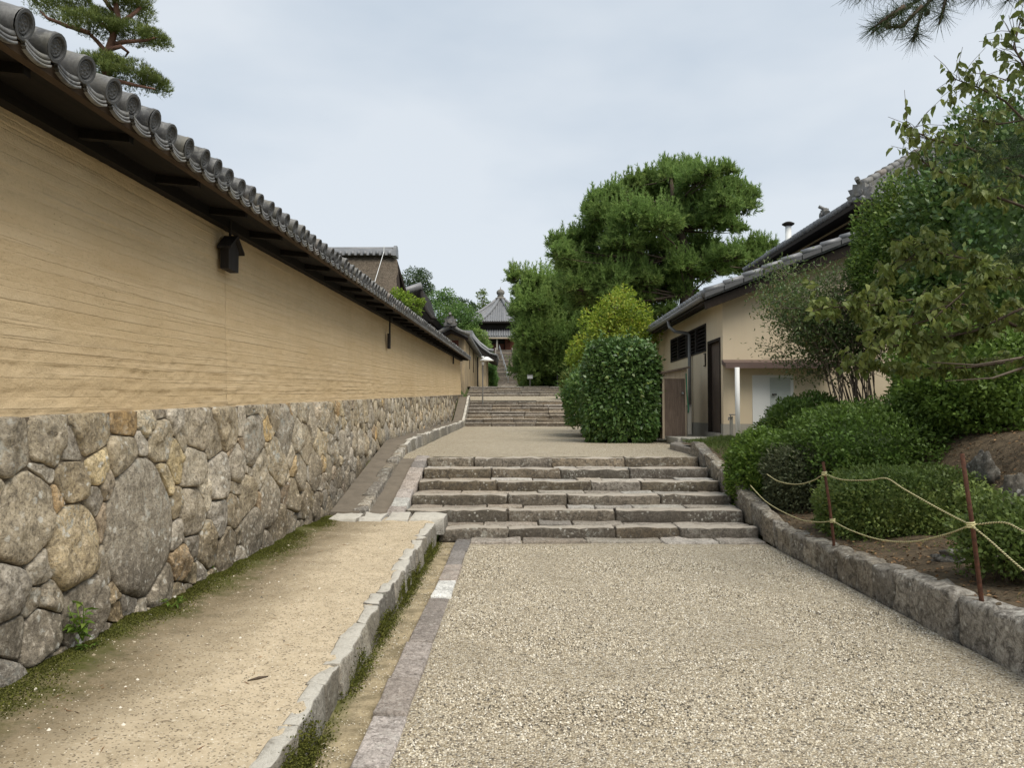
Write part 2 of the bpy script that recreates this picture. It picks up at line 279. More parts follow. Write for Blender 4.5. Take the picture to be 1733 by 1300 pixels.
leafmat('hedge_grey', [(0, (.075, .09, .045)), (.5, (.115, .135, .068)), (1, (.165, .18, .095))], .6, .25, .3, 2.)
leafmat('hedge_light', [(0, (.09, .135, .035)), (.5, (.175, .24, .058)), (1, (.28, .345, .095))], .5, .35, .35, 2.)
leafmat('yellow_leaf', [(0, (.13, .21, .025)), (.5, (.23, .33, .038)), (.9, (.34, .41, .05)), (1, (.40, .34, .055))], .5, .42, .3, .6)
leafmat('dogwood', [(0, (.085, .12, .028)), (.5, (.15, .19, .045)), (.9, (.22, .245, .06)), (1, (.24, .16, .055))], .5, .38, .35, 1.)
leafmat('nandina', [(0, (.06, .105, .038)), (.6, (.115, .175, .06)), (.9, (.18, .21, .07)), (1, (.28, .21, .08))], .45, .32, .4, 1.2)
leafmat('broadleaf', [(0, (.06, .12, .034)), (.5, (.11, .205, .054)), (1, (.18, .28, .072))], .5, .35, .3, .35)
leafmat('broadleaf_dark', [(0, (.045, .08, .032)), (.6, (.08, .13, .05)), (1, (.125, .18, .068))], .55, .3, .3, .35)
leafmat('grass', [(0, (.06, .10, .022)), (.6, (.12, .17, .036)), (1, (.19, .22, .06))], .6, .3, .25, 2.)
leafmat('moss', [(0, (.05, .055, .012)), (.6, (.10, .108, .024)), (1, (.165, .165, .04))], .9, .1, .1, 4.)
leafmat('weed', [(0, (.10, .18, .03)), (.6, (.17, .27, .045)), (1, (.25, .33, .07))], .5, .35, .3, 2.)

# ------------------------------------------------------------------ mesh helpers
def tag(o, label=None, cat=None, group=None, kind=None):
    if label: o['label'] = label
    if cat: o['category'] = cat
    if group: o['group'] = group
    if kind: o['kind'] = kind
    return o
def empty(name, loc=(0, 0, 0), rz=0.):
    o = bpy.data.objects.new(name, None); COL.objects.link(o); o.location = loc; o.rotation_euler.z = rz; o.empty_display_size = .2; return o
def link(name, me, parent=None, loc=None):
    o = bpy.data.objects.new(name, me); COL.objects.link(o)
    if parent is not None:
        o.parent = parent
        o.matrix_parent_inverse = winv(parent)
    if loc is not None: o.location = loc
    return o
def winv(p): return Matrix.LocRotScale(p.location, p.rotation_euler, p.scale).inverted()
class MB:
    def __init__(s): s.v = []; s.f = []; s.r = []; s.cur = None
    def add(s, vs, fs, r=None):
        k = len(s.v); s.v += [tuple(p) for p in vs]
        r = r or s.cur or (random.random(), random.random(), random.random())
        for f in fs: s.f.append(tuple(k + i for i in f)); s.r.append(r)
    def box(s, x0, x1, y0, y1, z0, z1, r=None):
        s.add([(x0, y0, z0), (x1, y0, z0), (x1, y1, z0), (x0, y1, z0), (x0, y0, z1), (x1, y0, z1), (x1, y1, z1), (x0, y1, z1)],
              [(0, 3, 2, 1), (4, 5, 6, 7), (0, 1, 5, 4), (1, 2, 6, 5), (2, 3, 7, 6), (3, 0, 4, 7)], r)
    def hexa(s, p, r=None):      # 4 bottom ccw, 4 top ccw
        s.add(p, [(0, 3, 2, 1), (4, 5, 6, 7), (0, 1, 5, 4), (1, 2, 6, 5), (2, 3, 7, 6), (3, 0, 4, 7)], r)
    def tube(s, path, rad, seg=6, caps=True, r=None):
        path = [Vector(p) for p in path]; n = len(path); vs = []; fs = []
        if not isinstance(rad, (list, tuple)): rad = [rad] * n
        up = None
        for i, p in enumerate(path):
            t = (path[min(i + 1, n - 1)] - path[max(i - 1, 0)]).normalized()
            if up is None: up = Vector((0, 0, 1)) if abs(t.z) < .9 else Vector((1, 0, 0))
            u = t.cross(up).normalized(); v = u.cross(t).normalized(); up = v
            for k in range(seg):
                a = 2 * math.pi * k / seg; vs.append(p + (u * math.cos(a) + v * math.sin(a)) * rad[i])
        for i in range(n - 1):
            for k in range(seg):
                k2 = (k + 1) % seg; fs.append((i * seg + k, i * seg + k2, (i + 1) * seg + k2, (i + 1) * seg + k))
        if caps: fs.append(tuple(range(seg - 1, -1, -1))); fs.append(tuple((n - 1) * seg + k for k in range(seg)))
        s.add(vs, fs, r)
    def prism(s, poly, axis, a0, a1, r=None):     # extrude 2-D polygon along an axis ('x','y','z')
        def P(u, v, w): return {'x': (w, u, v), 'y': (u, w, v), 'z': (u, v, w)}[axis]
        n = len(poly); vs = [P(u, v, a0) for u, v in poly] + [P(u, v, a1) for u, v in poly]
        s.add(vs, [tuple(range(n)), tuple(range(2 * n - 1, n - 1, -1))] + [(i, i + n, (i + 1) % n + n, (i + 1) % n) for i in range(n)], r)
    def mesh(s, name, mat, smooth_=False):
        return np_mesh(name, np.array(s.v, float).reshape(-1, 3), s.f, np.array(s.r, float).reshape(-1, 3), mat, smooth_)
    def build(s, name, mat, parent=None, smooth_=False):
        return link(name, s.mesh(name, mat, smooth_), parent)
def np_mesh(name, v, f, r, mat, smooth_=False):
    me = bpy.data.meshes.new(name)
    if isinstance(f, np.ndarray):
        nf, k = f.shape; me.vertices.add(len(v)); me.vertices.foreach_set('co', v.astype(np.float32).ravel())
        me.loops.add(nf * k); me.loops.foreach_set('vertex_index', f.astype(np.int32).ravel())
        me.polygons.add(nf); me.polygons.foreach_set('loop_start', np.arange(0, nf * k, k, dtype=np.int32))
        me.update(calc_edges=True)
    else:
        me.from_pydata([tuple(p) for p in v], [], f); nf = len(f)
    if r is not None:
        a = me.attributes.new('rnd', 'FLOAT_VECTOR', 'FACE'); a.data.foreach_set('vector', np.asarray(r, np.float32).ravel())
    if smooth_: me.polygons.foreach_set('use_smooth', np.ones(nf, bool))
    if isinstance(mat, str): mat = M[mat]
    me.materials.append(mat); me.validate(); me.update(); return me
def grid(name, xs, ys, zf, mat, kind='structure', smooth_=True, parent=None):
    X, Y = np.meshgrid(xs, ys); Z = np.vectorize(zf)(X, Y)
    v = np.stack([X, Y, Z], -1).reshape(-1, 3); nx = len(xs)
    i = (np.arange(len(ys) - 1)[:, None] * nx + np.arange(nx - 1)[None]).ravel()
    f = np.stack([i, i + 1, i + nx + 1, i + nx], -1)
    o = link(name, np_mesh(name, v, f, None, mat, smooth_), parent)
    if kind: o['kind'] = kind
    return o
def nse(x, y, z=0., s=1.): return mnoise.noise(Vector((x * s, y * s, z * s)))
def frac(y0, y1, y): t = min(1, max(0, (y - y0) / (y1 - y0))); return t
def sst(a, b, x): t = frac(a, b, x); return t * t * (3 - 2 * t)
def rough_block(mb, p, seg=(3, 2, 2), jit=.012, rnd=.02, seed=None, r=None):
    """p: 8 corners (4 bottom ccw, 4 top ccw); subdivided, rounded and roughened block"""
    p = [Vector(q) for q in p]; sd = random.random() * 100 if seed is None else seed
    ax, ay, az = seg; vid = {}; vs = []; fs = []
    ex = ((p[1] - p[0]).length, (p[3] - p[0]).length, (p[4] - p[0]).length)
    def pt(i, j, k):
        key = (i, j, k)
        if key in vid: return vid[key]
        def warp(t, n, e):
            t = t / n; m = min(.35, rnd / max(e, 1e-4))
            if n >= 3:
                q = [0, m] + [m + (1 - 2 * m) * (g + 1) / (n - 2) for g in range(n - 3)] + [1 - m, 1]
                return q[int(round(t * n))]
            return t
        u, v, w_ = warp(i, ax, ex[0]), warp(j, ay, ex[1]), warp(k, az, ex[2])
        c = ((p[0] * (1 - u) + p[1] * u) * (1 - v) + (p[3] * (1 - u) + p[2] * u) * v) * (1 - w_) + ((p[4] * (1 - u) + p[5] * u) * (1 - v) + (p[7] * (1 - u) + p[6] * u) * v) * w_
        cen = sum(p, Vector()) / 8
        onb = (i in (0, ax)) + (j in (0, ay)) + (k in (0, az))
        if onb >= 2:
            d = cen - c; d = Vector((d.x if i in (0, ax) else 0, d.y if j in (0, ay) else 0, d.z if k in (0, az) else 0))
            if d.length > 0: c = c + d.normalized() * rnd * (.45 if onb == 2 else .75)
        q = c * 6 + Vector((sd, sd * .7, sd * 1.3))
        c = c + Vector((mnoise.noise(q), mnoise.noise(q + Vector((31, 0, 0))), mnoise.noise(q + Vector((0, 57, 0))))) * jit + Vector((mnoise.noise(q * 3.1), mnoise.noise(q * 3.1 + Vector((9, 0, 0))), mnoise.noise(q * 3.1 + Vector((0, 19, 0))))) * jit * .45
        vid[key] = len(vs); vs.append(c); return vid[key]
    for i in range(ax):
        for j in range(ay):
            fs.append((pt(i, j, 0), pt(i, j + 1, 0), pt(i + 1, j + 1, 0), pt(i + 1, j, 0))); fs.append((pt(i, j, az), pt(i + 1, j, az), pt(i + 1, j + 1, az), pt(i, j + 1, az)))
    for i in range(ax):
        for k in range(az):
            fs.append((pt(i, 0, k), pt(i + 1, 0, k), pt(i + 1, 0, k + 1), pt(i, 0, k + 1))); fs.append((pt(i, ay, k), pt(i, ay, k + 1), pt(i + 1, ay, k + 1), pt(i + 1, ay, k)))
    for j in range(ay):
        for k in range(az):
            fs.append((pt(0, j, k), pt(0, j, k + 1), pt(0, j + 1, k + 1), pt(0, j + 1, k))); fs.append((pt(ax, j, k), pt(ax, j + 1, k), pt(ax, j + 1, k + 1), pt(ax, j, k + 1)))
    mb.add(vs, fs, r)
def rbox(x0, x1, y0, y1, z0, z1): return [(x0, y0, z0), (x1, y0, z0), (x1, y1, z0), (x0, y1, z0), (x0, y0, z1), (x1, y0, z1), (x1, y1, z1), (x0, y1, z1)]
def block(name, p, mat, parent, **k):
    mb = MB(); rough_block(mb, p, **k); return mb.build(name, mat, parent, True)

# ------------------------------------------------------------------ levels of the place
S1 = 9.25; L1 = 12.6; S2 = 28.8; L2 = 31.9; S3 = 36.; L3 = 39.; HB = 75.; HT = 84.
def zpath(y):
    if y < S1: return 0.
    if y < L1: return .03 + .80 * frac(S1, L1, y)
    if y < S2: return .83 + .23 * frac(L1, S2, y)
    if y < L2: return 1.06 + 1.0 * frac(S2, L2, y)
    if y < S3: return 2.06 + .29 * frac(L2, S3, y)
    if y < L3: return 2.35 + .55 * frac(S3, L3, y)
    if y < HB: return 2.9 + 1.2 * frac(L3, HB, y)
    if y < HT: return 4.1 + 4.4 * frac(HB, HT, y)
    return 8.5
def zbed(x, y):       # planted bank on the right
    base = (.345 - .02 * (min(y, 9.) - 4.5)) - .03 + .02 * frac(9, 10, y) + .74 * sst(8.8, 13.2, y) + max(0, zpath(y) - .85) * (1 if y > 14 else 0)
    bank = sst(4.1, 5.6, x) * 1.0 * (1 - sst(10.5, 14, y)) + sst(6.5, 12, x) * .8 * (1 - sst(11, 15, y))
    return base + bank + sst(3., 4.2, x) * .10
def gz(x, y):
    zp = zpath(y)
    if x < -2.6: z = zp + .2
    elif x < 2.95: z = zp - .25
    elif y < 15: z = zbed(x, y) - .02 if x > 3.1 else zbed(x, y) - .4
    else: z = zbed(3., y) - .25 + sst(4, 12, x) * .2
    if y > 70:                                   # wooded mound carrying the octagonal hall
        z = max(z, 4.1 + 4.3 * sst(74, 85, y) * (1 - sst(14, 40, abs(x)))) - .15
    if y > 140: z -= .0
    return z + .03 * nse(x, y, 3, .8) * (0 if -2.6 < x < 3.1 else 1)
def spaced(a, b, step, far, g=1.35):
    l = list(np.arange(a, b + 1e-6, step)); s = step; p = b; up = []
    while p < far[1]: s *= g; p += s; up.append(p)
    s = step; p = a; dn = []
    while p > far[0]: s *= g; p -= s; dn.append(p)
    return np.array(dn[::-1] + l + up)
grid('ground', spaced(-8, 14, .3, (-900, 900)), spaced(-2, 90, .4, (-300, 1500)), gz, 'terrain')
# planted bed surface, fine
grid('planting_bed', np.arange(3.04, 9.5, .12), np.arange(0., 14.2, .12), lambda x, y: zbed(x, y) + .012 + .025 * nse(x, y, 0, 3) + .012 * nse(x, y, 5, 11), 'bed_soil')
# gravel
gz_ = lambda x, y: zpath(y) + .006 * nse(x, y, 0, 2.)
grid('gravel_path', np.arange(-.57, 3.02, .118), np.arange(-5., 9.5, .12), lambda x, y: .004 + .008 * nse(x, y, 0, 1.6), 'gravel')
grid('gravel_landing', np.arange(-1.96, 5.4, .2), np.arange(12.66, 29.1, .25), lambda x, y: zpath(max(L1, min(y, S2 - .01))) + .004 + .01 * nse(x, y, 0, 1.2) - (.075 * (1 - sst(12.7, 13.5, y)) if x < -1.42 else 0), 'gravel')
grid('gravel_landing_upper', np.arange(-2.3, 6., .3), np.arange(32.2, S3 + .3, .3), lambda x, y: 2.06 + .29 * frac(L2, S3, y) + .012, 'gravel')
grid('upper_path', np.arange(-3., 7., .5), np.arange(L3 - .2, HB + .5, 1.), lambda x, y: 2.9 + 1.2 * frac(L3, HB, y) + .01, 'gravel')
# earth strip by the wall, gutter
def zk(y): return .25 - .085 * (1 - frac(3.2, 9.0, y))
def zstrip(x, y): return .240 + (zk(y) - .243) * sst(-2.3, -1.05, x) - .012 * sst(-1.02, -.98, x) + .012 * sst(-1.35, -1.1, x) * nse(x, y, 6, 4) + .012 * nse(x, y, 0, 1.5) + .006 * nse(x, y, 2, 6) + .05 * sst(-2.05, -2.45, x) * (.6 + .8 * nse(x, y, 4, 2.2))
grid('earth_strip', np.arange(-2.56, -.955, .035), np.arange(-3., 9.72, .05), zstrip, 'soil')
grid('gutter', np.arange(-1.0, -.68, .03), np.arange(-3., 9.45, .05), lambda x, y: -.012 + .014 * nse(x, y, 0, 3) + .006 * nse(x, y, 1, 9), 'gutter')

# ------------------------------------------------------------------ perimeter wall (left)
WX = -2.42
ztop = lambda y: 1.434 + .028 * y
zpl = lambda y: 2.965 + .0285 * y
zev = lambda y: 3.045 + .0285 * y
def zwb(y):           # foot of the stone base
    if y < 9.7: return .19
    return .19 + .86 * frac(9.7, 14, y) + .12 * frac(14, 28.8, y) + .9 * frac(28.8, 33, y)
WY0, WY1 = 1.2, 35.6
wall = empty('perimeter_wall', (-2.8, 18, .2))
tag(wall, 'long ochre rammed earth wall on a rubble stone base with grey tiled coping', 'wall')
mb = MB(); n = 60
for i in range(n):
    y0 = WY0 + (WY1 - WY0) * i / n; y1 = WY0 + (WY1 - WY0) * (i + 1) / n
    mb.hexa([(-3.2, y0, -.1), (WX - .035, y0, -.1), (WX - .035, y1, -.1), (-3.2, y1, -.1), (-3.2, y0, ztop(y0) - .012), (WX - .05, y0, ztop(y0) - .012), (WX - .05, y1, ztop(y1) - .012), (-3.2, y1, ztop(y1) - .012)])
base = mb.build('stone_base', 'mortar', wall)
# stones: power diagram over seeds read off the wall, the rest scattered
hand = '85,310,190,300 265,270,200,230 475,230,210,170 650,205,130,130 745,200,60,150 810,155,60,40 885,175,80,90 985,215,140,190 1140,190,130,200 1255,145,110,80 1360,140,110,90 1260,270,150,190 1405,240,110,160 390,335,110,110 240,410,150,50 385,475,180,170 500,400,90,160 640,365,200,180 720,290,80,80 815,290,120,230 915,280,60,100 880,370,90,190 965,410,130,190 1080,310,70,100 1155,310,70,40 1175,395,120,120 1285,400,110,150 1090,460,130,200 1015,510,70,150 810,490,170,180 690,470,80,120 150,660,310,430 380,790,230,440 475,590,60,160 705,700,430,520 955,620,150,210 1085,640,90,190 1150,620,60,160 1220,560,90,180 1165,500,40,100 1330,560,150,180 1360,390,100,200 60,1010,150,330 210,880,120,200 180,1060,60,130 250,1060,100,170 545,880,110,170 640,1040,100,180 570,1000,60,150 420,1080,240,200 790,1010,210,130 890,870,100,90 950,770,60,150 1020,800,100,160 1115,810,90,200 985,940,90,80 1235,730,130,200 1350,680,110,130 210,1220,220,200 60,1240,100,170 20,550,40,200 680,1110,100,80 575,1110,80,80 1440,560,70,150 1470,250,70,110 1500,300,80,160 1480,430,80,150 1570,290,50,110 1430,660,60,120 1495,560,60,140'
seeds = []
for s_ in hand.split():
    zx, zy, zw, zh = map(float, s_.split(',')); p = aX(zx / 2.888, 650 + zy / 2.888, WX)
    a_ = zw / 2.888 * p.y ** 2 / (1300 * 2.42) / 2; b_ = zh / 2.888 * p.y / 1300 / 2
    seeds.append((p.y, p.z, max(.05, math.sqrt(a_ * b_))))
rs = random.Random(11)
def tryadd(y, z, r, k=.86):
    for (a_, b_, c_) in seeds:
        if abs(a_ - y) < r + c_ and (a_ - y) ** 2 + (b_ - z) ** 2 < ((r + c_) * k) ** 2: return
    seeds.append((y, z, r))
for r_, cnt in ((.21, 400), (.165, 900), (.125, 1600), (.09, 2600), (.06, 1200)):
    for _ in range(cnt):
        y = rs.uniform(WY0, WY1); sc = 1. if y < 14 else .85
        z = rs.uniform(zwb(y) - .02, ztop(y)); rr = r_ * rs.uniform(.85, 1.12) * sc
        if z + rr * .6 > ztop(y) or rr > (ztop(y) - zwb(y)) * .45: continue
        tryadd(y, z, rr)
SA = np.array(seeds)
def clip(poly, nx, ny, d):          # keep nx*x+ny*y<=d
    out = []
    for i in range(len(poly)):
        p, q = poly[i], poly[(i + 1) % len(poly)]; a_ = nx * p[0] + ny * p[1] - d; b_ = nx * q[0] + ny * q[1] - d
        if a_ <= 0: out.append(p)
        if (a_ < 0 < b_) or (b_ < 0 < a_):
            t = a_ / (a_ - b_); out.append((p[0] + (q[0] - p[0]) * t, p[1] + (q[1] - p[1]) * t))
    return out
cells = []
for i, (y, z, r_) in enumerate(seeds):
    poly = [(y - .7, z - .7), (y + .7, z - .7), (y + .7, z + .7), (y - .7, z + .7)]
    d2 = (SA[:, 0] - y) ** 2 + (SA[:, 1] - z) ** 2; idx = np.argsort(d2)[1:34]
    for j in idx:
        if d2[j] < 1e-7: continue
        nx, ny = SA[j, 0] - y, SA[j, 1] - z
        d = (SA[j, 0] ** 2 + SA[j, 1] ** 2 - SA[j, 2] ** 2 - y * y - z * z + r_ * r_) / 2
        poly = clip(poly, nx, ny, d)
        if len(poly) < 3: break
    if len(poly) < 3: continue
    poly = clip(poly, -.028, 1, 1.434)
    if len(poly) < 3: continue
    zb = zwb(y) - .10; poly = clip(poly, 0, -1, -zb)
    if len(poly) < 3: continue
    A = sum(poly[k][0] * poly[(k + 1) % len(poly)][1] - poly[(k + 1) % len(poly)][0] * poly[k][1] for k in range(len(poly))) / 2
    if abs(A) < .0025: continue
    cells.append((abs(A) / max(1.5, y) ** 3, y, z, poly, abs(A)))
cells.sort(reverse=True)
def inset_round(poly, gap, npt):
    cx = sum(p[0] for p in poly) / len(poly); cy = sum(p[1] for p in poly) / len(poly)
    n = len(poly); pl = poly
    for k in range(n):            # inset by clipping
        p, q = poly[k], poly[(k + 1) % n]; ex, ey = q[0] - p[0], q[1] - p[1]; l = math.hypot(ex, ey)
        if l < 1e-5: continue
        nx, ny = ey / l, -ex / l
        if (cx - p[0]) * nx + (cy - p[1]) * ny > 0: nx, ny = -nx, -ny
        pl = clip(pl, nx, ny, p[0] * nx + p[1] * ny - gap)
        if len(pl) < 3: return None
    for _ in range(2):
        o = []; q_ = .11 if _ == 0 else .25
        for k in range(len(pl)):
            p, q = pl[k], pl[(k + 1) % len(pl)]; o += [(p[0] * (1 - q_) + q[0] * q_, p[1] * (1 - q_) + q[1] * q_), (p[0] * q_ + q[0] * (1 - q_), p[1] * q_ + q[1] * (1 - q_))]
        pl = o
    per = [0.]
    for k in range(len(pl)): per.append(per[-1] + math.hypot(pl[(k + 1) % len(pl)][0] - pl[k][0], pl[(k + 1) % len(pl)][1] - pl[k][1]))
    out = []; j = 0
    for k in range(npt):
        t = per[-1] * k / npt
        while per[j + 1] < t: j += 1
        f = (t - per[j]) / max(1e-9, per[j + 1] - per[j]); p, q = pl[j], pl[(j + 1) % len(pl)]
        out.append((p[0] + (q[0] - p[0]) * f, p[1] + (q[1] - p[1]) * f))
    return out
def stone_geo(mb, poly, A, near, r):
    npt = 30 if near else 12; sz = math.sqrt(A)
    pl = inset_round(poly, .0035, npt)
    if not pl: return False
    cx = sum(p[0] for p in pl) / npt; cy = sum(p[1] for p in pl) / npt
    d0 = min(.034, .085 * sz) * rs.uniform(.55, 1.25); tilt = (rs.uniform(-.10, .10), rs.uniform(-.10, .10)); sd = rs.uniform(0, 99)
    rings = ((1., -.07), (1., -.012), (.972, .45), (.91, .80), (.78, .95), (.58, 1.), (.38, 1.02), (.18, 1.)) if near else ((1., -.07), (1., -.01), (.9, .6), (.55, 1.))
    cuts = [(rs.uniform(0, 6.283), rs.uniform(.05, .32) * sz, rs.uniform(.25, .8)) for _ in range(rs.choice((1, 2, 3)))]
    vs = []; fs = []
    for s_, dd in rings:
        for (a_, b_) in pl:
            u, v = cx + (a_ - cx) * s_, cy + (b_ - cy) * s_
            d = dd if dd < 0 else dd * d0 + (tilt[0] * (u - cx) + tilt[1] * (v - cy)) * min(1, dd)
            if dd > 0:
                for an, of_, sl2 in cuts: d -= sl2 * max(0., (u - cx) * math.cos(an) + (v - cy) * math.sin(an) - of_) * .45
            if dd > 0 or s_ < 1:
                d += mnoise.fractal(Vector((u * 5 + sd, v * 5, sd)), .6, 2.1, 4) * (.034 if near else .02) * min(1., sz / .2)
                if dd > 0: d = max(d, .003 + .3 * d0 * dd)
                u += mnoise.noise(Vector((u * 14, v * 14, sd))) * .011; v += mnoise.noise(Vector((u * 14, v * 14, sd + 9))) * .011
            bat = -.045 * (v - .2) / 1.3
            vs.append((WX + bat + d, u, v))
    vs.append((WX - .045 * (cy - .2) / 1.3 + d0 * 1.02, cx, cy)); nr = len(rings)
    for k in range(nr - 1):
        for i in range(npt): fs.append((k * npt + i, k * npt + (i + 1) % npt, (k + 1) * npt + (i + 1) % npt, (k + 1) * npt + i))
    for i in range(npt): fs.append(((nr - 1) * npt + i, (nr - 1) * npt + (i + 1) % npt, nr * npt))
    mb.add(vs, fs, r); return True
rest = MB(); cnt = 0
for imp, y, z, poly, A in cells:
    r = (rs.random() * .999, rs.random() * .999, 2.)
    if A > .075: r = ((rs.choice((0, 3, 5, 7)) + .5) / 8, rs.uniform(.2, .9), 2.)
    if cnt < 295:
        mb = MB()
        if stone_geo(mb, poly, A, y < 13, r):
            o = mb.build('stone', 'wall_stone', base, True); cnt += 1
    else: stone_geo(rest, poly, A, False, r)
o = rest.build('far_stones', 'wall_stone', base, True); o['kind'] = 'stuff'
# rammed earth panels with layered relief
_lr = random.Random(77); LB = [1.30]
while LB[-1] < 3.4: LB.append(LB[-1] + _lr.choice((.042, .055, .068, .08, .10)) * _lr.uniform(.85, 1.15))
LOFF = [_lr.uniform(-1, 1) for _ in LB]; LAMP = [_lr.uniform(.25, 1.15) for _ in LB]
def layer_h(y, z):
    zz = z - .028 * y
    w_ = .024 * mnoise.noise(Vector((y * .3, zz * .6, 3))) + .012 * mnoise.noise(Vector((y * 1.1, zz * 1.5, 7))) + .008 * mnoise.noise(Vector((y * 4.5, zz * 3, 1))) + .005 * mnoise.noise(Vector((y * 17, zz * 6, 4)))
    q = zz + w_ * (1.3 if zz > 1.8 else .8); k = 0
    while k < len(LB) - 2 and LB[k + 1] < q: k += 1
    th_ = LB[k + 1] - LB[k]; f = min(1, max(0, (q - LB[k]) / th_)); low = 1 - sst(1.6, 2.1, zz)
    pres = min(1, max(0, .72 + 1.5 * mnoise.noise(Vector((y * .8, k * 3.7, 2)))))            # seams come and go along the wall
    amp = LAMP[k] * pres * (.75 + .6 * low); d_ = f * th_
    lip = .0042 * amp * (math.exp(-(d_ / .012) ** 2) - .8 * math.exp(-((th_ - d_) / .010) ** 2)) + .0018 * (LOFF[k] * (1 - sst(0.8, 1, f)) + LOFF[k + 1] * sst(.8, 1, f))
    seam = max(0, 1 - min(th_ - d_, d_ * 1.6) / .010) * min(1, amp * 1.1) * (.55 + .45 * mnoise.noise(Vector((y * 3.3, k * 1.7, 6))))
    rough = .0042 * mnoise.fractal(Vector((y * 9, zz * 12, 5)), .6, 2.1, 4) * (.7 + 1.3 * low) + .004 * low * max(0, mnoise.noise(Vector((y * 22, zz * 40, 2))))
    return lip + rough + .004 * mnoise.noise(Vector((y * .8, zz * 1.1, 8))), seam, .5 + .5 * LOFF[k]
def earth_panel(y0, y1):
    ys = [y0]
    while ys[-1] < y1: ys.append(min(y1, ys[-1] + max(.035, .0065 * ys[-1])))
    nz_ = 150; v = []; sm = []; tn = []
    for y in ys:
        a_, b_ = ztop(y) - .02, zpl(y) + .06
        for k in range(nz_ + 1):
            z = a_ + (b_ - a_) * k / nz_; d, s_, t0_ = layer_h(y, z)
            e = min(y - y0, y1 - y); d -= .010 * max(0, 1 - e / .012)
            v.append((-2.495 - .03 * (z - 1.5) + d, y, z)); sm.append(s_); tn.append(t0_)
    n1 = nz_ + 1; i = (np.arange(len(ys) - 1)[:, None] * n1 + np.arange(nz_)[None]).ravel()
    f = np.stack([i, i + n1, i + n1 + 1, i + 1], -1); v = np.array(v)
    # back and ends
    me = np_mesh('earth_panel', v, f, None, 'earth', True)
    a = me.attributes.new('seam', 'FLOAT', 'POINT'); a.data.foreach_set('value', np.array(sm, np.float32))
    a = me.attributes.new('tone', 'FLOAT', 'POINT'); a.data.foreach_set('value', np.array(tn, np.float32))
    return link('earth_panel', me, wall)
ysm = [WY0, 6.66, 11.5, 23., WY1 - .12]
for k in range(4): earth_panel(ysm[k] + .004, ysm[k + 1] - .004)
mb = MB()
for k in range(30):
    y0 = WY0 + (WY1 - .12 - WY0) * k / 30; y1 = WY0 + (WY1 - .12 - WY0) * (k + 1) / 30
    mb.hexa([(-3.15, y0, ztop(y0) - .02), (-2.58, y0, ztop(y0) - .02), (-2.58, y1, ztop(y1) - .02), (-3.15, y1, ztop(y1) - .02), (-3.12, y0, zpl(y0) + .12), (-2.6, y0, zpl(y0) + .12), (-2.6, y1, zpl(y1) + .12), (-3.12, y1, zpl(y1) + .12)])
mb.build('earth_core', 'earth', wall)
# roof structure
def along(mb, prof, y0, y1, zf, n=24):        # prof: polygon (x, dz) carried along the wall
    for k in range(n):
        a_ = y0 + (y1 - y0) * k / n; c_ = y0 + (y1 - y0) * (k + 1) / n; m = len(prof)
        vs = [(x, a_, zf(a_) + d) for x, d in prof] + [(x, c_, zf(c_) + d) for x, d in prof]
        fs = [(i, i + m, (i + 1) % m + m, (i + 1) % m) for i in range(m)]
        if k == 0: fs.append(tuple(range(m)))
        if k == n - 1: fs.append(tuple(range(2 * m - 1, m - 1, -1)))
        mb.add(vs, fs)
mb = MB(); along(mb, [(-2.16, -.02), (-2.16, .01), (-2.86, .36), (-3.55, .01), (-3.55, -.02), (-2.86, .32)], WY0, WY1, zev)
roof = mb.build('coping_roof', 'tile', wall)
mb = MB(); along(mb, [(-2.165, -.055), (-2.125, -.05), (-2.115, -.002), (-2.17, .012)], WY0, WY1, zev); mb.build('fascia_board', 'fascia_wood', roof)
mb = MB(); along(mb, [(-2.62, .02), (-2.165, -.04), (-2.165, -.015), (-2.62, .07)], WY0, WY1, zev); mb.build('soffit', 'eave_shade_wood', roof)
mb = MB(); along(mb, [(-2.60, -.085), (-2.47, -.085), (-2.47, .03), (-2.60, .03)], WY0, WY1, zev); mb.build('wall_plate', 'eave_shade_wood', roof)
rm = MB(); rm.hexa([(-2.5, -.025, -.055), (-2.18, -.025, -.085), (-2.18, .025, -.085), (-2.5, .025, -.055), (-2.5, -.025, .01), (-2.18, -.025, -.03), (-2.18, .025, -.03), (-2.5, .025, .01)]); rme = rm.mesh('rafter', 'eave_shade_wood')
y = WY0 + .3
while y < WY1 - .2:
    o = link('rafter', rme, roof); o.location = (0, y, zev(y)); y += .93
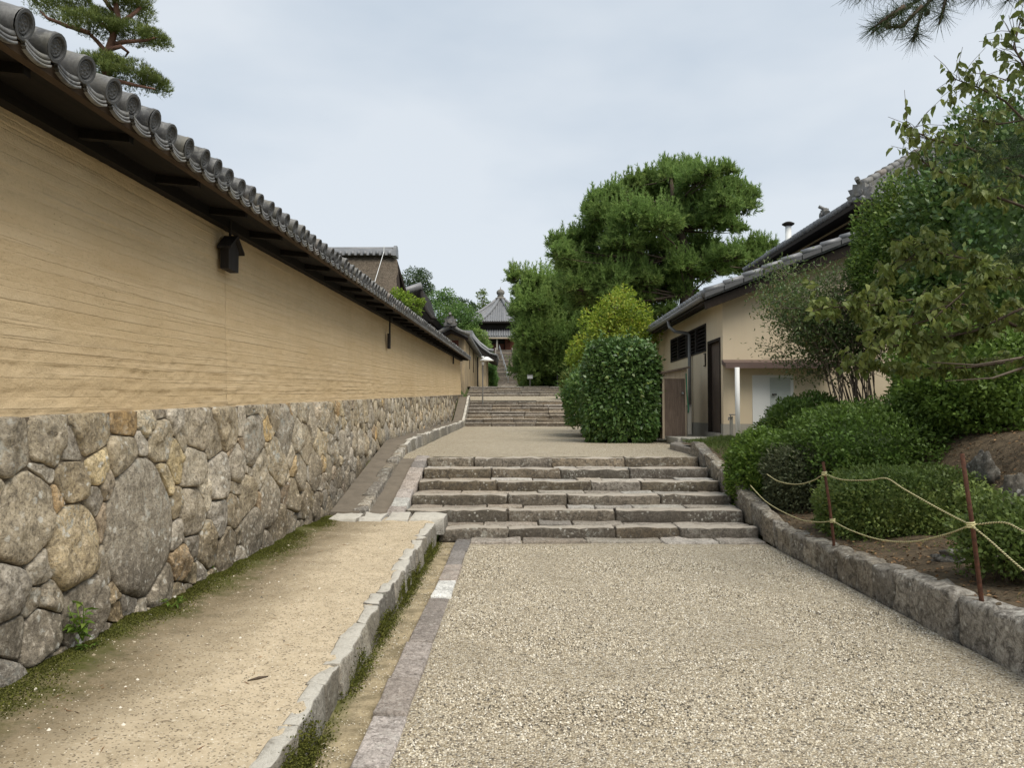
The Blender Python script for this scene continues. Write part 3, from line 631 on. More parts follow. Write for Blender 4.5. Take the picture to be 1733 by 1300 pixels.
# round tile with ornamented end disc; local x axis runs up the slope to the ridge (towards -x)
sl_ = .31
def round_tile_mesh():
    mb = MB(); seg = 18; Rr = .062; dx, dz = -math.cos(math.atan(sl_)), math.sin(math.atan(sl_))
    up = Vector((dz, 0, -dx)); ax = Vector((dx, 0, dz)); sd = Vector((0, 1, 0))
    def ring(t, r): return [ax * t + up * (math.cos(2 * math.pi * k / seg) * r) + sd * (math.sin(2 * math.pi * k / seg) * r) for k in range(seg)]
    rs_ = [(.0, .067), (.018, .068), (.03, .064), (.30, .062), (.305, .057), (.33, .063), (.60, .061), (.605, .056), (.63, .062), (.80, .061)]
    vs = []; fs = []
    for t, r in rs_: vs += ring(t, r)
    for i in range(len(rs_) - 1):
        for k in range(seg): k2 = (k + 1) % seg; fs.append((i * seg + k, (i + 1) * seg + k, (i + 1) * seg + k2, i * seg + k2))
    mb.add(vs, fs, (.0, .0, .5)); body = mb.mesh('round_tile', 'tile', True)
    md = MB(); vs = []; fs = []
    rs_ = [(-.001, .0672), (-.004, .0655), (-.004, .052), (.010, .048), (.010, .042), (.004, .039), (.004, .036), (.010, .033), (.010, .001)]
    for t, r in rs_: vs += ring(t, r)
    for i in range(len(rs_) - 1):
        for k in range(seg): k2 = (k + 1) % seg; fs.append((i * seg + k, i * seg + k2, (i + 1) * seg + k2, (i + 1) * seg + k))
    md.add(vs, fs)
    def blob(u, v, r, hgt):
        c = ax * .010 + up * u + sd * v; n_ = 6; vs = [c + up * (math.cos(2 * math.pi * k / n_) * r) + sd * (math.sin(2 * math.pi * k / n_) * r) for k in range(n_)] + [c - ax * hgt]
        md.add(vs, [(k, (k + 1) % n_, n_) for k in range(n_)])
    blob(0, 0, .010, .008)
    for k in range(8): a_ = 2 * math.pi * k / 8; blob(math.cos(a_) * .024, math.sin(a_) * .024, .009, .007)
    for k in range(16): a_ = 2 * math.pi * k / 16; blob(math.cos(a_) * .045, math.sin(a_) * .045, .004, .004)
    return body, md.mesh('end_disc', 'tile_disc', False)
tb_, td_ = round_tile_mesh()
def eave_tile_mesh():      # pan tile between two rounds: shallow trough with a hanging double-arc lip
    mb = MB(); n = 10; vs = []; fs = []; dx, dz = -math.cos(math.atan(sl_)), math.sin(math.atan(sl_))
    for t in (0., .8):
        for k in range(n + 1):
            u = -.105 + .21 * k / n; s_ = -.032 * (1 - (u / .105) ** 2) - .012
            vs.append((dx * t, u, dz * t + s_))
    for k in range(n): fs.append((k, k + 1, n + 2 + k, n + 1 + k))
    mb.add(vs, fs, (.1, .2, .3))
    for off, th, tt in ((-.004, .02, -.006), (-.03, .014, -.012), (-.05, .012, -.02)):
        vs = []; fs = []
        for k in range(n + 1):
            u = -.09 + .18 * k / n; s_ = -.03 * (1 - (u / .105) ** 2) - .012 + off
            vs += [(-tt * .6, u, s_), (-tt * .6, u, s_ - th), (-tt * .6 - .02, u, s_ - th), (-tt * .6 - .02, u, s_)]
        for k in range(n):
            q = k * 4; fs += [(q, q + 4, q + 5, q + 1), (q + 1, q + 5, q + 6, q + 2), (q + 3, q + 7, q + 4, q)]
        mb.add(vs, fs, (.3, .1, .3))
    return mb.mesh('eave_tile', 'tile', True)
et_ = eave_tile_mesh()
y = WY0 + .1; k = 0; jr = random.Random(3)
while y < WY1 - .05:
    o = link('round_tile', tb_, roof); o.location = (-2.085 + jr.uniform(-.014, .014), y + jr.uniform(-.006, .006), zev(y) + .062 + jr.uniform(-.005, .005)); o.rotation_euler = (0, jr.uniform(-.012, .012), jr.uniform(-.02, .02))
    d = link('end_disc', td_, roof); d.location = o.location; d.rotation_euler = (jr.uniform(-.3, .3), o.rotation_euler.y, o.rotation_euler.z)
    e = link('eave_tile', et_, roof); e.location = (-2.10, y + .1175, zev(y) + .052); y += .235
mb = MB(); along(mb, [(-2.76, .30), (-2.78, .46), (-2.82, .48), (-2.82, .56), (-2.9, .56), (-2.9, .48), (-2.94, .46), (-2.96, .30)], WY0, WY1, zev); mb.build('ridge', 'tile', roof, False)

# fixtures hanging from the wall eave
def hung_box(name, label, y, zt, zb, wid, dep, roofed):
    t = empty(name, (-2.46, y, zb)); xw = -2.515
    for o_ in ((0.,) if roofed else (-.3 * wid, .3 * wid)): mb = MB(); mb.tube([(xw + .05, y + o_, zt - .02), (xw + .05, y + o_, zpl(y) + .06)], .012, 6); mb.build('hanger', 'black_wood', t)
    mb = MB()
    if roofed: mb.prism([(y - wid / 2, zb), (y + wid / 2, zb), (y + wid / 2, zt - .09), (y, zt), (y - wid / 2, zt - .09)], 'x', xw + .012, xw + dep)
    else: mb.box(xw + .012, xw + dep, y - wid / 2, y + wid / 2, zb, zt)
    mb.build('body', 'black_wood', t)
    if roofed:
        for s_ in (-1, 1):
            mb = MB(); w2 = wid / 2 + .05
            mb.prism([(y, zt + .002), (y + s_ * w2, zt - .118), (y + s_ * w2, zt - .098), (y, zt + .024)] if s_ > 0 else [(y, zt + .024), (y - w2, zt - .098), (y - w2, zt - .118), (y, zt + .002)], 'x', xw - .0, xw + dep + .035); mb.build('roof_board', 'black_wood', t)
    return tag(t, label, 'wall box')
p = aX(390, 432, -2.46)
hung_box('hanging_wooden_box', 'dark wooden box with a little pitched roof hanging on the ochre wall', p.y, 3.06, 2.78, .23, .085, True)
p = aX(660, 570, -2.46); q = aX(660, 590, -2.46)
hung_box('hanging_wooden_plaque', 'narrow dark wooden plaque hung on two rods halfway along the ochre wall', p.y, p.z + .06, q.z, .13, .06, False)
p = aX(768, 598, -2.46); q = aX(768, 616, -2.46)
hung_box('hanging_wooden_plaque', 'narrow dark wooden plaque hung at the far end of the ochre wall', p.y, p.z + .05, q.z, .2, .06, False)

# ------------------------------------------------------------------ kerb, setts, curb
kerb = empty('stone_kerb', (-1.05, 4, 0))
tag(kerb, 'low kerb of pale rough stones edging the sandy strip beside the gutter', 'kerb')
kr = random.Random(9); y = -2.8
while y < 9.1:
    l = kr.uniform(.28, .52) * (1 if y < 6 else 1.1); y1 = min(9.13, y + l); w0, w1 = kr.uniform(.02, .09), kr.uniform(.02, .09); zt = zk(y) + .004 + kr.uniform(-.004, .004); zt1 = zk(y1) + .004
    xf = -.955 + kr.uniform(-.012, .012)
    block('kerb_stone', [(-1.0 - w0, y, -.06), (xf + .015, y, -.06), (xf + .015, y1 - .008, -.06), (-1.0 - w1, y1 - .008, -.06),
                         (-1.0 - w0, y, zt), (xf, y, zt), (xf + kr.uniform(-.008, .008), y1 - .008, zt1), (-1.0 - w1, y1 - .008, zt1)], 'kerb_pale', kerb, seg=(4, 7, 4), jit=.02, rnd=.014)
    y = y1
sett = empty('sett_edging', (-.63, 5, 0))
tag(sett, 'row of flat purplish setts between the gutter and the lower gravel path', 'edging')
ys = [aZ(700, v, .02).y for v in (912, 933, 957, 983, 1011, 1056, 1089, 1151, 1212, 1300)][::-1]
y = ys[0]
while y > -2: y -= kr.uniform(.3, .45); ys.insert(0, y)
for a_, c_ in zip(ys[:-1], ys[1:]):
    pale = abs(aZ(700, 997, .02).y - (a_ + c_) / 2) < .1
    zt = .020 + kr.uniform(-.010, .012)
    block('sett', rbox(-.72 + kr.uniform(-.008, .008), -.548 + kr.uniform(-.008, .008), a_ + .009, c_ - .009, -.06, zt), 'sett_pale' if pale else 'sett_stone', sett, seg=(4, 4, 3), jit=.01, rnd=.012)
curb = empty('stone_curb', (3.06, 4, 0))
tag(curb, 'low grey retaining curb of upright stone blocks along the planted bed', 'curb')
def zc(y): return .345 - .02 * (y - 4.5) if y < 9.0 else .25 + .06 + .76 * frac(9.1, 12.9, y)
y = -1.
while y < 9.0:
    l = kr.uniform(.3, .5); y1 = min(9.02, y + l); j = kr.uniform(-.02, .02)
    block('curb_block', [(2.985 + j, y, -.08), (3.2, y, -.08), (3.2, y1 - .008, -.08), (2.985 + j, y1 - .008, -.08), (2.965 + j, y, zc(y) + kr.uniform(-.015, .015)), (3.17, y, zc(y)), (3.17, y1 - .008, zc(y1)), (2.965 + j, y1 - .008, zc(y1) + kr.uniform(-.015, .015))], 'curb_stone', curb, seg=(4, 6, 6), jit=.034, rnd=.03)
    y = y1
while y < 13.1:
    l = kr.uniform(.3, .45); y1 = min(13.15, y + l); j = kr.uniform(-.015, .015)
    block('curb_block', [(2.985 + j, y, -.0 + .7 * frac(9.2, 12.8, y)), (3.16, y, 0), (3.16, y1 - .008, 0), (2.985 + j, y1 - .008, .7 * frac(9.2, 12.8, y)), (2.965 + j, y, zc(y)), (3.13, y, zc(y)), (3.13, y1 - .008, zc(y1)), (2.965 + j, y1 - .008, zc(y1))], 'curb_stone', curb, seg=(3, 4, 4), jit=.025, rnd=.025)
    y = y1

# ------------------------------------------------------------------ lower flight of steps
st = empty('stone_steps', (.9, 9.3, 0))
tag(st, 'broad lower flight of six worn stone steps between gravel path and landing', 'steps')
sr = random.Random(21)
rz = [0.03, .155, .298, .432, .563, .697, .83]; ry = [9.46, 9.46, 10.03, 10.62, 11.22, 11.83, 12.45]
# flush slab course at the foot
x = -.55
while x < 2.95:
    x1 = min(2.96, x + sr.uniform(.55, 1.0)); y0 = 9.18 + .03 * math.sin(x * 2)
    block('step_stone', rbox(x + .004, x1 - .006, y0 + sr.uniform(-.02, .02), 9.5, -.1, .03 + sr.uniform(-.006, .008)), 'tread_stone', st, seg=(5, 4, 3), jit=.02, rnd=.02); x = x1
for k in range(1, 7):
    y0 = ry[k] - .02; z0 = rz[k - 1] - .06; z1 = rz[k]; xl = -.955 if k == 1 else -1.43; nxt = ry[k + 1] if k < 6 else 12.95
    x = xl
    while x < 2.94:
        x1 = x + sr.uniform(.7, 1.4)
        if x1 > 2.5: x1 = 2.955
        dy = sr.uniform(-.02, .02) + .025 * math.sin(x * 1.7 + k); dz = sr.uniform(-.008, .008)
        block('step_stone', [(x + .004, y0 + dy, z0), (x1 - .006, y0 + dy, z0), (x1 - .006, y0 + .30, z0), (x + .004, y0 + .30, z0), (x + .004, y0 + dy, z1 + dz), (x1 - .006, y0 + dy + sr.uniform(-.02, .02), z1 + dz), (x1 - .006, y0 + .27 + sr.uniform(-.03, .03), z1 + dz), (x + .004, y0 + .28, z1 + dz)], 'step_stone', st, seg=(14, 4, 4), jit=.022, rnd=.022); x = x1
    x = xl
    if k < 6:
        while x < 2.94:
            x1 = x + sr.uniform(.35, .75)
            if x1 > 2.65: x1 = 2.955
            dz = sr.uniform(-.014, .006)
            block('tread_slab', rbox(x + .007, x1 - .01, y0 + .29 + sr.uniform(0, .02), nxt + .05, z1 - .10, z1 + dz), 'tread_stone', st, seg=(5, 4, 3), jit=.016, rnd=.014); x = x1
mb = MB()
for k in range(1, 7): mb.box(-1.40 if k > 1 else -.94, 2.95, ry[k] + .03, 13.0, rz[k - 1] - .3, rz[k] - .04)
mb.build('step_core', 'mortar', st)
# left flank: end slabs, sloping setts, gutter, kerb, ramp
fl = empty('ramp_flank', (-1.9, 10, .2))
tag(fl, 'sloping concrete drain ramp with rough kerb and setts between the stone wall and steps', 'ramp')
zr = lambda y: .27 + .60 * frac(9.75, 12.7, y) + (.0 if y < 12.7 else .0)
for px0, px1 in ((553, 602), (604, 646), (648, 690), (690, 752)):
    p = aZ(px0, 880, .27); q = aZ(px1, 882, .27)
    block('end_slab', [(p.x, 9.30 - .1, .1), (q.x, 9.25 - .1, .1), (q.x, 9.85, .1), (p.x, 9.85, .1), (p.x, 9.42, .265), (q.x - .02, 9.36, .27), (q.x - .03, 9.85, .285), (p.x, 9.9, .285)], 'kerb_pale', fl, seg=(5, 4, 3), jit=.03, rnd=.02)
ysl = [9.8]
while ysl[-1] < 12.75: ysl.append(ysl[-1] + sr.uniform(.34, .46))
def zs(y): return .255 + (.85 - .255) * frac(9.8, 12.75, y)
for a_, c_ in zip(ysl[:-1], ysl[1:]):
    pl_ = a_ < 10.4 and a_ > 10.0
    block('sloping_sett', [(-1.66, a_ + .006, zs(a_) - .2), (-1.44, a_ + .006, zs(a_) - .2), (-1.44, c_ - .006, zs(c_) - .2), (-1.66, c_ - .006, zs(c_) - .2), (-1.66, a_ + .006, zs(a_)), (-1.44, a_ + .006, zs(a_)), (-1.44, c_ - .006, zs(c_)), (-1.66, c_ - .006, zs(c_))], 'sett_pale' if pl_ else 'sett_stone', fl, seg=(4, 4, 3), jit=.012, rnd=.014)
zrm = lambda y: .30 + .76 * frac(9.85, 14.0, y) + .19 * frac(14, 28.8, y) + 1.0 * frac(28.8, 32, y)
mb = MB(); ysr = list(np.linspace(9.8, 14, 13)) + list(np.linspace(14.5, 32.3, 22))
for a_, c_ in zip(ysr[:-1], ysr[1:]):
    mb.hexa([(-2.36, a_, zrm(a_) - .3), (-1.99, a_, zrm(a_) - .3), (-1.99, c_, zrm(c_) - .3), (-2.36, c_, zrm(c_) - .3), (-2.36, a_, zrm(a_) + .004 * sr.random()), (-1.99, a_, zrm(a_)), (-1.99, c_, zrm(c_)), (-2.36, c_, zrm(c_))], (.5, .5, .5))
mb.build('ramp_slab', 'concrete', fl)
mb = MB(); gz2 = lambda y: zs(y) - .06 if y < 12.75 else .79
for a_, c_ in zip(np.linspace(9.8, 13.6, 12)[:-1], np.linspace(9.8, 13.6, 12)[1:]):
    mb.hexa([(-2.0, a_, gz2(a_) - .2), (-1.64, a_, gz2(a_) - .2), (-1.64, c_, gz2(c_) - .2), (-2.0, c_, gz2(c_) - .2), (-2.0, a_, gz2(a_)), (-1.64, a_, gz2(a_)), (-1.64, c_, gz2(c_)), (-2.0, c_, gz2(c_))])
mb.build('drain_bed', 'concrete', fl)
y = 9.86
while y < 28.9:
    l = sr.uniform(.24, .5) * (1 if y < 14 else 1.4); y1 = y + l; a_, c_ = zrm(y) + sr.uniform(.0, .05), zrm(y1) + sr.uniform(.0, .05)
    w_ = sr.uniform(.03, .13) if y < 14 else .05
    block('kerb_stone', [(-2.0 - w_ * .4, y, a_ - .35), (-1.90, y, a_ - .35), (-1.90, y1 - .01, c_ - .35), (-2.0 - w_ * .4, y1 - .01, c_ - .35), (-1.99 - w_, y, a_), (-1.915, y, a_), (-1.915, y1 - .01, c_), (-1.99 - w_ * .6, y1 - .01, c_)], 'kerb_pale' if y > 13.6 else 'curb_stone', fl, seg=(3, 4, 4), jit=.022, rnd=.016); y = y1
y = 28.8
while y < 32.2:
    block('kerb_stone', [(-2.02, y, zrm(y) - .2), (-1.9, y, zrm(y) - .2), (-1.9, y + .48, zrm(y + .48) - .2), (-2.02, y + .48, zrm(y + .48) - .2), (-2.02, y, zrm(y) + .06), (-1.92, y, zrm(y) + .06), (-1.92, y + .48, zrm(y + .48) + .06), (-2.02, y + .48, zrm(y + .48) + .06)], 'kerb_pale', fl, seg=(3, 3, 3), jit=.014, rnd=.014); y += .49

def far_flight(name, label, ys, zs_, xl, xr, lo, hi, lab_part='step_stone', seg=(5, 3, 3), jit=.02):
    t = empty(name, ((xl + xr) / 2, ys[0], zs_[0])); tag(t, label, 'steps')
    for k in range(1, len(zs_)):
        y0 = ys[k - 1]; x = xl; y1 = ys[k] if k < len(ys) else y0 + .5
        while x < xr - .05:
            x1 = x + sr.uniform(lo, hi)
            if xr - x1 < lo * .6: x1 = xr
            dz = sr.uniform(-.012, .012); dy = sr.uniform(-.03, .03)
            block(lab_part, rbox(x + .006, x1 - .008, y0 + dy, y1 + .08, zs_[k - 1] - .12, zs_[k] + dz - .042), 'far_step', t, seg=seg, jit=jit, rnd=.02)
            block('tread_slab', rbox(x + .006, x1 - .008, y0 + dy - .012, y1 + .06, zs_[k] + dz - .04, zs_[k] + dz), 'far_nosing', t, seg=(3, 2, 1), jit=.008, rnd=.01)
            x = x1
    mb = MB()
    for k in range(1, len(zs_)): mb.box(xl + .02, xr - .02, ys[k - 1] + .06, ys[-1] + .4, zs_[k - 1] - .4, zs_[k] - .05)
    mb.build('step_core', 'mortar', t)
    return t
far_flight('stone_steps', 'middle flight of stone steps beyond the gravel landing and round hedge', [28.8 + .5 * k for k in range(7)] + [32.3], [1.06 + .143 * k for k in range(8)], -1.95, 3.4, .7, 1.5)
far_flight('stone_steps', 'short upper flight of shallow stone steps below the steep staircase', [36 + .62 * k for k in range(5)] + [39.2], [2.35 + .11 * k for k in range(6)], -2.3, 4.2, .8, 1.7)

# ------------------------------------------------------------------ steep staircase and octagonal hall
t = empty('hall_staircase', (-.8, HB, 4.1)); tag(t, 'steep far stone staircase climbing to the octagonal hall', 'staircase')
NS = 27
def hx(k):       # side edges taper a little towards the top
    f = k / NS; y = HB + (HT - HB) * f
    return aY(838.5 + 1.5 * f, 650, y).x, aY(878.5 - 13 * f, 650, y).x
for k in range(NS):
    f = k / NS; y0 = HB + (HT - HB) * f; z1 = 4.1 + 4.4 * (k + 1) / NS; xl, xr = hx(k)
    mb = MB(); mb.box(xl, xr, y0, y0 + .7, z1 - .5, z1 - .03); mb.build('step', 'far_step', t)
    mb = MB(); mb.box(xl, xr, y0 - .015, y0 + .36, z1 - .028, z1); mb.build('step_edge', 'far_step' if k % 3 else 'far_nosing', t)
for s_, nm in ((0, 'side_kerb'), (1, 'side_kerb')):
    mb = MB(); a_, c_ = hx(0)[s_], hx(NS)[s_]; o_ = -.16 if s_ == 0 else 0
    mb.hexa([(a_ + o_, HB - .2, 3.6), (a_ + o_ + .16, HB - .2, 3.6), (c_ + o_ + .16, HT, 8.2), (c_ + o_, HT, 8.2), (a_ + o_, HB - .2, 4.3), (a_ + o_ + .16, HB - .2, 4.3), (c_ + o_ + .16, HT, 8.75), (c_ + o_, HT, 8.75)]); mb.build(nm, 'far_step', t)
mb = MB(); p0, p1 = aY(860, 650, HB + 1), aY(845, 598, HT)
mb.tube([p0 + Vector((0, 0, .9)), p1 + Vector((0, 0, .9))], .032, 6); ra = mb.build('handrail', 'steel', t)
for f in np.linspace(0, 1, 7): mb = MB(); q = p0.lerp(p1, f); mb.tube([q - Vector((0, 0, .5)), q + Vector((0, 0, .88))], .025, 6); mb.build('rail_post', 'steel', t)

hall = empty('octagonal_hall', (aY(847, 600, 92).x, 92, 8.4)); tag(hall, 'far octagonal temple hall with grey tiled roof and round finial above the staircase', 'temple hall')
HX = hall.location.x; HY = 92.
def octo(r, z, k): a_ = -math.pi / 2 + math.pi / 8 + k * math.pi / 4; return Vector((HX + r * math.cos(a_), HY + r * math.sin(a_), z))
ze, za = 12.0, 15.55
mb = MB(); mb.add([octo(4.4, 8.3, k) for k in range(8)] + [octo(4.4, 12.0, k) for k in range(8)], [(k, (k + 1) % 8, (k + 1) % 8 + 8, k + 8) for k in range(8)]); mb.build('wall', 'black_wood', hall)
mb = MB(); mb.add([octo(5.2, 8.2, k) for k in range(8)] + [octo(5.2, 8.5, k) for k in range(8)], [(k, (k + 1) % 8, (k + 1) % 8 + 8, k + 8) for k in range(8)] + [tuple(range(8, 16))]); mb.build('podium', 'plinth', hall)
def rz_(t_): return ze + (za - ze) * (t_ + .25 * t_ * (t_ - 1) * 1.6)       # concave sweep, t 0 eave .. 1 apex
for k in range(8):
    a0, a1 = octo(5.75, 0, k), octo(5.75, 0, (k + 1) % 8); c0 = Vector((HX, HY, 0)); mb = MB()
    N = 8; vs = []; 
    for i in range(N + 1):
        t_ = i / N * .94; q0, q1 = a0.lerp(c0, t_), a1.lerp(c0, t_); zz = rz_(t_); vs += [(q0.x, q0.y, zz), (q1.x, q1.y, zz)]
    mb.add(vs, [(2 * i, 2 * i + 1, 2 * i + 3, 2 * i + 2) for i in range(N)]); fc = mb.build('roof_face', 'tile_grey', hall)
    mb = MB(); vs = [(a0.x, a0.y, ze - .16), (a1.x, a1.y, ze - .16), (a1.x, a1.y, ze), (a0.x, a0.y, ze)]; e0, e1 = octo(4.3, ze - .1, k), octo(4.3, ze - .1, (k + 1) % 8)
    mb.add(vs + [e0, e1], [(0, 1, 2, 3), (0, 4, 5, 1)]); mb.build('eave', 'black_wood', fc)
    mid = (a0 + a1) / 2; ed = (a1 - a0); hw = ed.length / 2; en = ed.normalized(); inn = (c0 - mid); apo = inn.length; inn.normalize()
    mb = MB(); n_ = 17
    for i in range(n_):
        u = -hw + (i + .5) * 2 * hw / n_; tm = .94 * (1 - abs(u) / hw) if abs(u) > hw * .06 else .88
        path = []
        for s_ in range(5):
            t_ = tm * s_ / 4; q = mid + en * u + inn * (apo * t_); path.append((q.x, q.y, rz_(t_) + .03))
        if tm > .05: mb.tube(path, .075, 6)
    if k in (0, 7, 1, 6): o = mb.build('tile_rows', 'tile_grey', fc, True); o['kind'] = 'stuff'
    mb = MB(); mb.tube([(a0.lerp(c0, t_).x, a0.lerp(c0, t_).y, rz_(t_) + .12) for t_ in np.linspace(-.02, .94, 9)], [.2] * 8 + [.14], 8); mb.build('hip_ridge', 'tile_grey', hall, True)
def lathe(mb, c, prof, seg=16, r=None):
    vs = []; fs = []
    for (rr, zz) in prof:
        for k in range(seg): a_ = 2 * math.pi * k / seg; vs.append((c[0] + rr * math.cos(a_), c[1] + rr * math.sin(a_), c[2] + zz))
    for i in range(len(prof) - 1):
        for k in range(seg): k2 = (k + 1) % seg; fs.append((i * seg + k, i * seg + k2, (i + 1) * seg + k2, (i + 1) * seg + k))
    mb.add(vs, fs, r)
mb = MB(); lathe(mb, (HX, HY, za - .35), [(.0, 0), (.62, 0), (.62, .25), (.42, .32), (.36, .45), (.42, .5), (.3, .56), (.44, .7), (.5, .9), (.44, 1.1), (.25, 1.25), (.06, 1.33), (.03, 1.6), (.0, 1.6)]); mb.build('finial', 'rock', hall, True)
# porch roof over the door
pf = aY(847, 569, 85.2); pz = pf.z
mb = MB(); mb.add([(HX - 2.0, 85.2, pz), (HX + 2.0, 85.2, pz), (HX + 2.0, 87.6, pz + .95), (HX - 2.0, 87.6, pz + .95), (HX - 2.0, 85.2, pz - .14), (HX + 2.0, 85.2, pz - .14), (HX + 2.0, 87.6, pz + .8), (HX - 2.0, 87.6, pz + .8)], [(0, 1, 2, 3), (4, 7, 6, 5), (0, 4, 5, 1), (1, 5, 6, 2), (3, 7, 4, 0)]); pr = mb.build('porch_roof', 'tile_grey', hall)
mb = MB()
for i in range(15): x_ = HX - 1.93 + i * .276; mb.tube([(x_, 85.15, pz + .05), (x_, 87.6, pz + 1.0)], .075, 6)
o = mb.build('tile_rows', 'tile_grey', pr, True); o['kind'] = 'stuff'
mb = MB(); mb.box(HX - 2.02, HX + 2.02, 85.12, 85.24, pz - .28, pz - .145); mb.build('porch_beam', 'pale_wood', hall)
for x_ in (-1.75, 1.75, -.25): mb = MB(); mb.box(HX + x_ - .09, HX + x_ + .09, 85.4, 85.58, 8.4, pz - .14); mb.build('post', 'old_wood' if x_ < -1 or x_ > 1 else 'plinth', hall)
for x0, x1, m_ in ((-1.75, -.9, 'black_wood'), (-.85, .55, 'black_wood'), (.6, 1.05, 'red_wood'), (1.1, 1.9, 'red_wood')):
    mb = MB(); mb.box(HX + x0, HX + x1, 87.75 + (.0 if m_ == 'black_wood' else -.5), 87.9, 8.5, pz + .3); mb.build('door', m_, hall)
mb = MB(); mb.box(HX - .8, HX + .5, 87.5, 87.6, 8.5, 9.5); mb.build('railing', 'red_wood', hall)

# ------------------------------------------------------------------ tiled roof slab helper: eave edge along y or x
def tiled_roof(root, e0, e1, up, name='roof', mat='tile_grey', pitch=.27, thick=.1, tile_r=.07, parts=True):
    """e0,e1: eave line end points; up: vector from the eave to the ridge. Round tile rows run up the slope."""
    e0, e1, up = Vector(e0), Vector(e1), Vector(up); nrm = (e1 - e0).cross(up).normalized()
    if nrm.z < 0: nrm = -nrm
    mb = MB(); dn = -nrm * thick
    mb.hexa([e0 + dn, e1 + dn, e1 + up + dn, e0 + up + dn, e0, e1, e1 + up, e0 + up]); rf = mb.build(name, mat, root)
    Ln = (e1 - e0).length; d = (e1 - e0).normalized(); n_ = max(2, int(Ln / pitch)); upn = up.normalized()
    for i in range(n_ + 1):
        q = e0 + d * (Ln * i / n_) + nrm * .03 - upn * .04; mb = MB()
        k_ = max(3, int(up.length / .33)); pth = []; rad = []
        for j in range(k_):
            a_ = up * (j / k_); c_ = up * ((j + .97) / k_); pth += [q + a_, q + c_]; rad += [tile_r * 1.06, tile_r * .93]
        mb.tube(pth, rad, 8); mb.build('round_tile_row', mat, rf, True)
    for i in range(n_):
        q = e0 + d * (Ln * (i + .5) / n_); mb = MB(); k_ = 5; vs = []
        for j in range(k_ + 1):
            u = (j / k_ - .5) * (Ln / n_ - .06); h_ = -.035 * (1 - (2 * j / k_ - 1) ** 2)
            vs += [q + d * u + nrm * (h_ + .035) - upn * .03, q + d * u + nrm * (h_ - .03) - upn * .03]
        mb.add(vs, [(2 * j, 2 * j + 2, 2 * j + 3, 2 * j + 1) for j in range(k_)]); mb.build('eave_tile', mat, rf)
    return rf
def ornament(root, c, s_=1., rz=0.):
    mb = MB(); poly = [(-.24, 0), (-.30, .12), (-.2, .16), (-.26, .3), (-.15, .3), (-.14, .42), (-.04, .4), (0, .48), (.04, .4), (.14, .42), (.15, .3), (.26, .3), (.2, .16), (.3, .12), (.24, 0)]
    ca, sa = math.cos(rz), math.sin(rz); vs = []
    for dd in (-.09, .09):
        for u, v in poly: vs.append((c[0] + (u * ca - dd * sa) * s_, c[1] + (u * sa + dd * ca) * s_, c[2] + v * s_))
    n_ = len(poly); mb.add(vs, [tuple(range(n_)), tuple(range(2 * n_ - 1, n_ - 1, -1))] + [(i, i + n_, (i + 1) % n_ + n_, (i + 1) % n_) for i in range(n_)])
    q = Vector((c[0] + .1 * sa * s_, c[1] - .1 * ca * s_, c[2] + .2 * s_)); mb.tube([q, q + Vector((sa, -ca, 0)) * .06 * s_], .11 * s_, 10)
    mb.tube([(c[0], c[1], c[2] + .42 * s_), (c[0] + sa * .2 * s_, c[1] - ca * .2 * s_, c[2] + .52 * s_)], .06 * s_, 8)
    return mb.build('ridge_ornament', 'tile', root)

# ------------------------------------------------------------------ outbuilding on the right
ob = empty('plaster_outbuilding', (4.37, 16.2, 1.03)); tag(ob, 'cream plaster outbuilding with louvred windows and tiled roof behind the shrubs', 'building')
AX, AY, AZ = 4.37, 16.2, 1.03
# path-side wall with openings: louvre band and doorway
def yx(px): return AX * 1300 / (px - 873)          # depth on the path-side wall of a photo column
def wall_boxes(mb, x0, x1, rects): 
    for (ya, yb, za_, zb_) in rects: mb.box(x0, x1, ya, yb, za_, zb_)
dy0, dy1 = yx(1220), yx(1198.5); dz1 = 3.13
ly0, ly1 = yx(1196), yx(1136); lz0, lz1 = 2.98, 3.62; WT = 3.98; YE = 25.5
mb = MB()
wall_boxes(mb, AX, AX + .16, [(AY, dy0, AZ + .3, WT), (dy0, dy1, dz1, WT), (dy1, ly0 + .001, AZ + .3, WT), (ly0, ly1, AZ + .3, lz0), (ly0, ly1, lz1, WT), (ly1, YE, AZ + .3, WT)])
# gable front with door opening
fx0, fx1, fzt = 4.98, 5.85, 2.36
RP = .39
def gzf(x): return WT + (x - AX) * RP
BX1 = 9.4
mb.prism([(AX + .16, AZ + .3), (fx0, AZ + .3), (fx0, gzf(fx0)), (AX + .16, gzf(AX + .16))], 'y', AY, AY + .16)
mb.prism([(fx0, fzt), (fx1, fzt), (fx1, gzf(fx1)), (fx0, gzf(fx0))], 'y', AY, AY + .16)
mb.prism([(fx1, AZ + .3), (BX1, AZ + .3), (BX1, gzf(BX1)), (fx1, gzf(fx1))], 'y', AY, AY + .16)
mb.build('wall', 'cream', ob)
mb = MB(); wall_boxes(mb, AX - .012, AX + .15, [(AY - .012, dy0, AZ - .3, AZ + .298), (dy1, YE, AZ - .3, AZ + .298)]); mb.box(AX + .152, fx0, AY - .012, AY + .14, AZ - .3, AZ + .298); mb.box(fx1, BX1, AY - .012, AY + .14, AZ - .3, AZ + .298); mb.build('plinth', 'plinth', ob)
mb = MB(); mb.box(AX + .16, BX1, AY + .17, YE, AZ - .2, AZ + .02); mb.build('floor_slab', 'plinth', ob)
mb = MB(); mb.box(AX + .9, AX + .95, AY + .2, YE, AZ, WT); mb.build('inner_partition', 'dark_wood', ob)
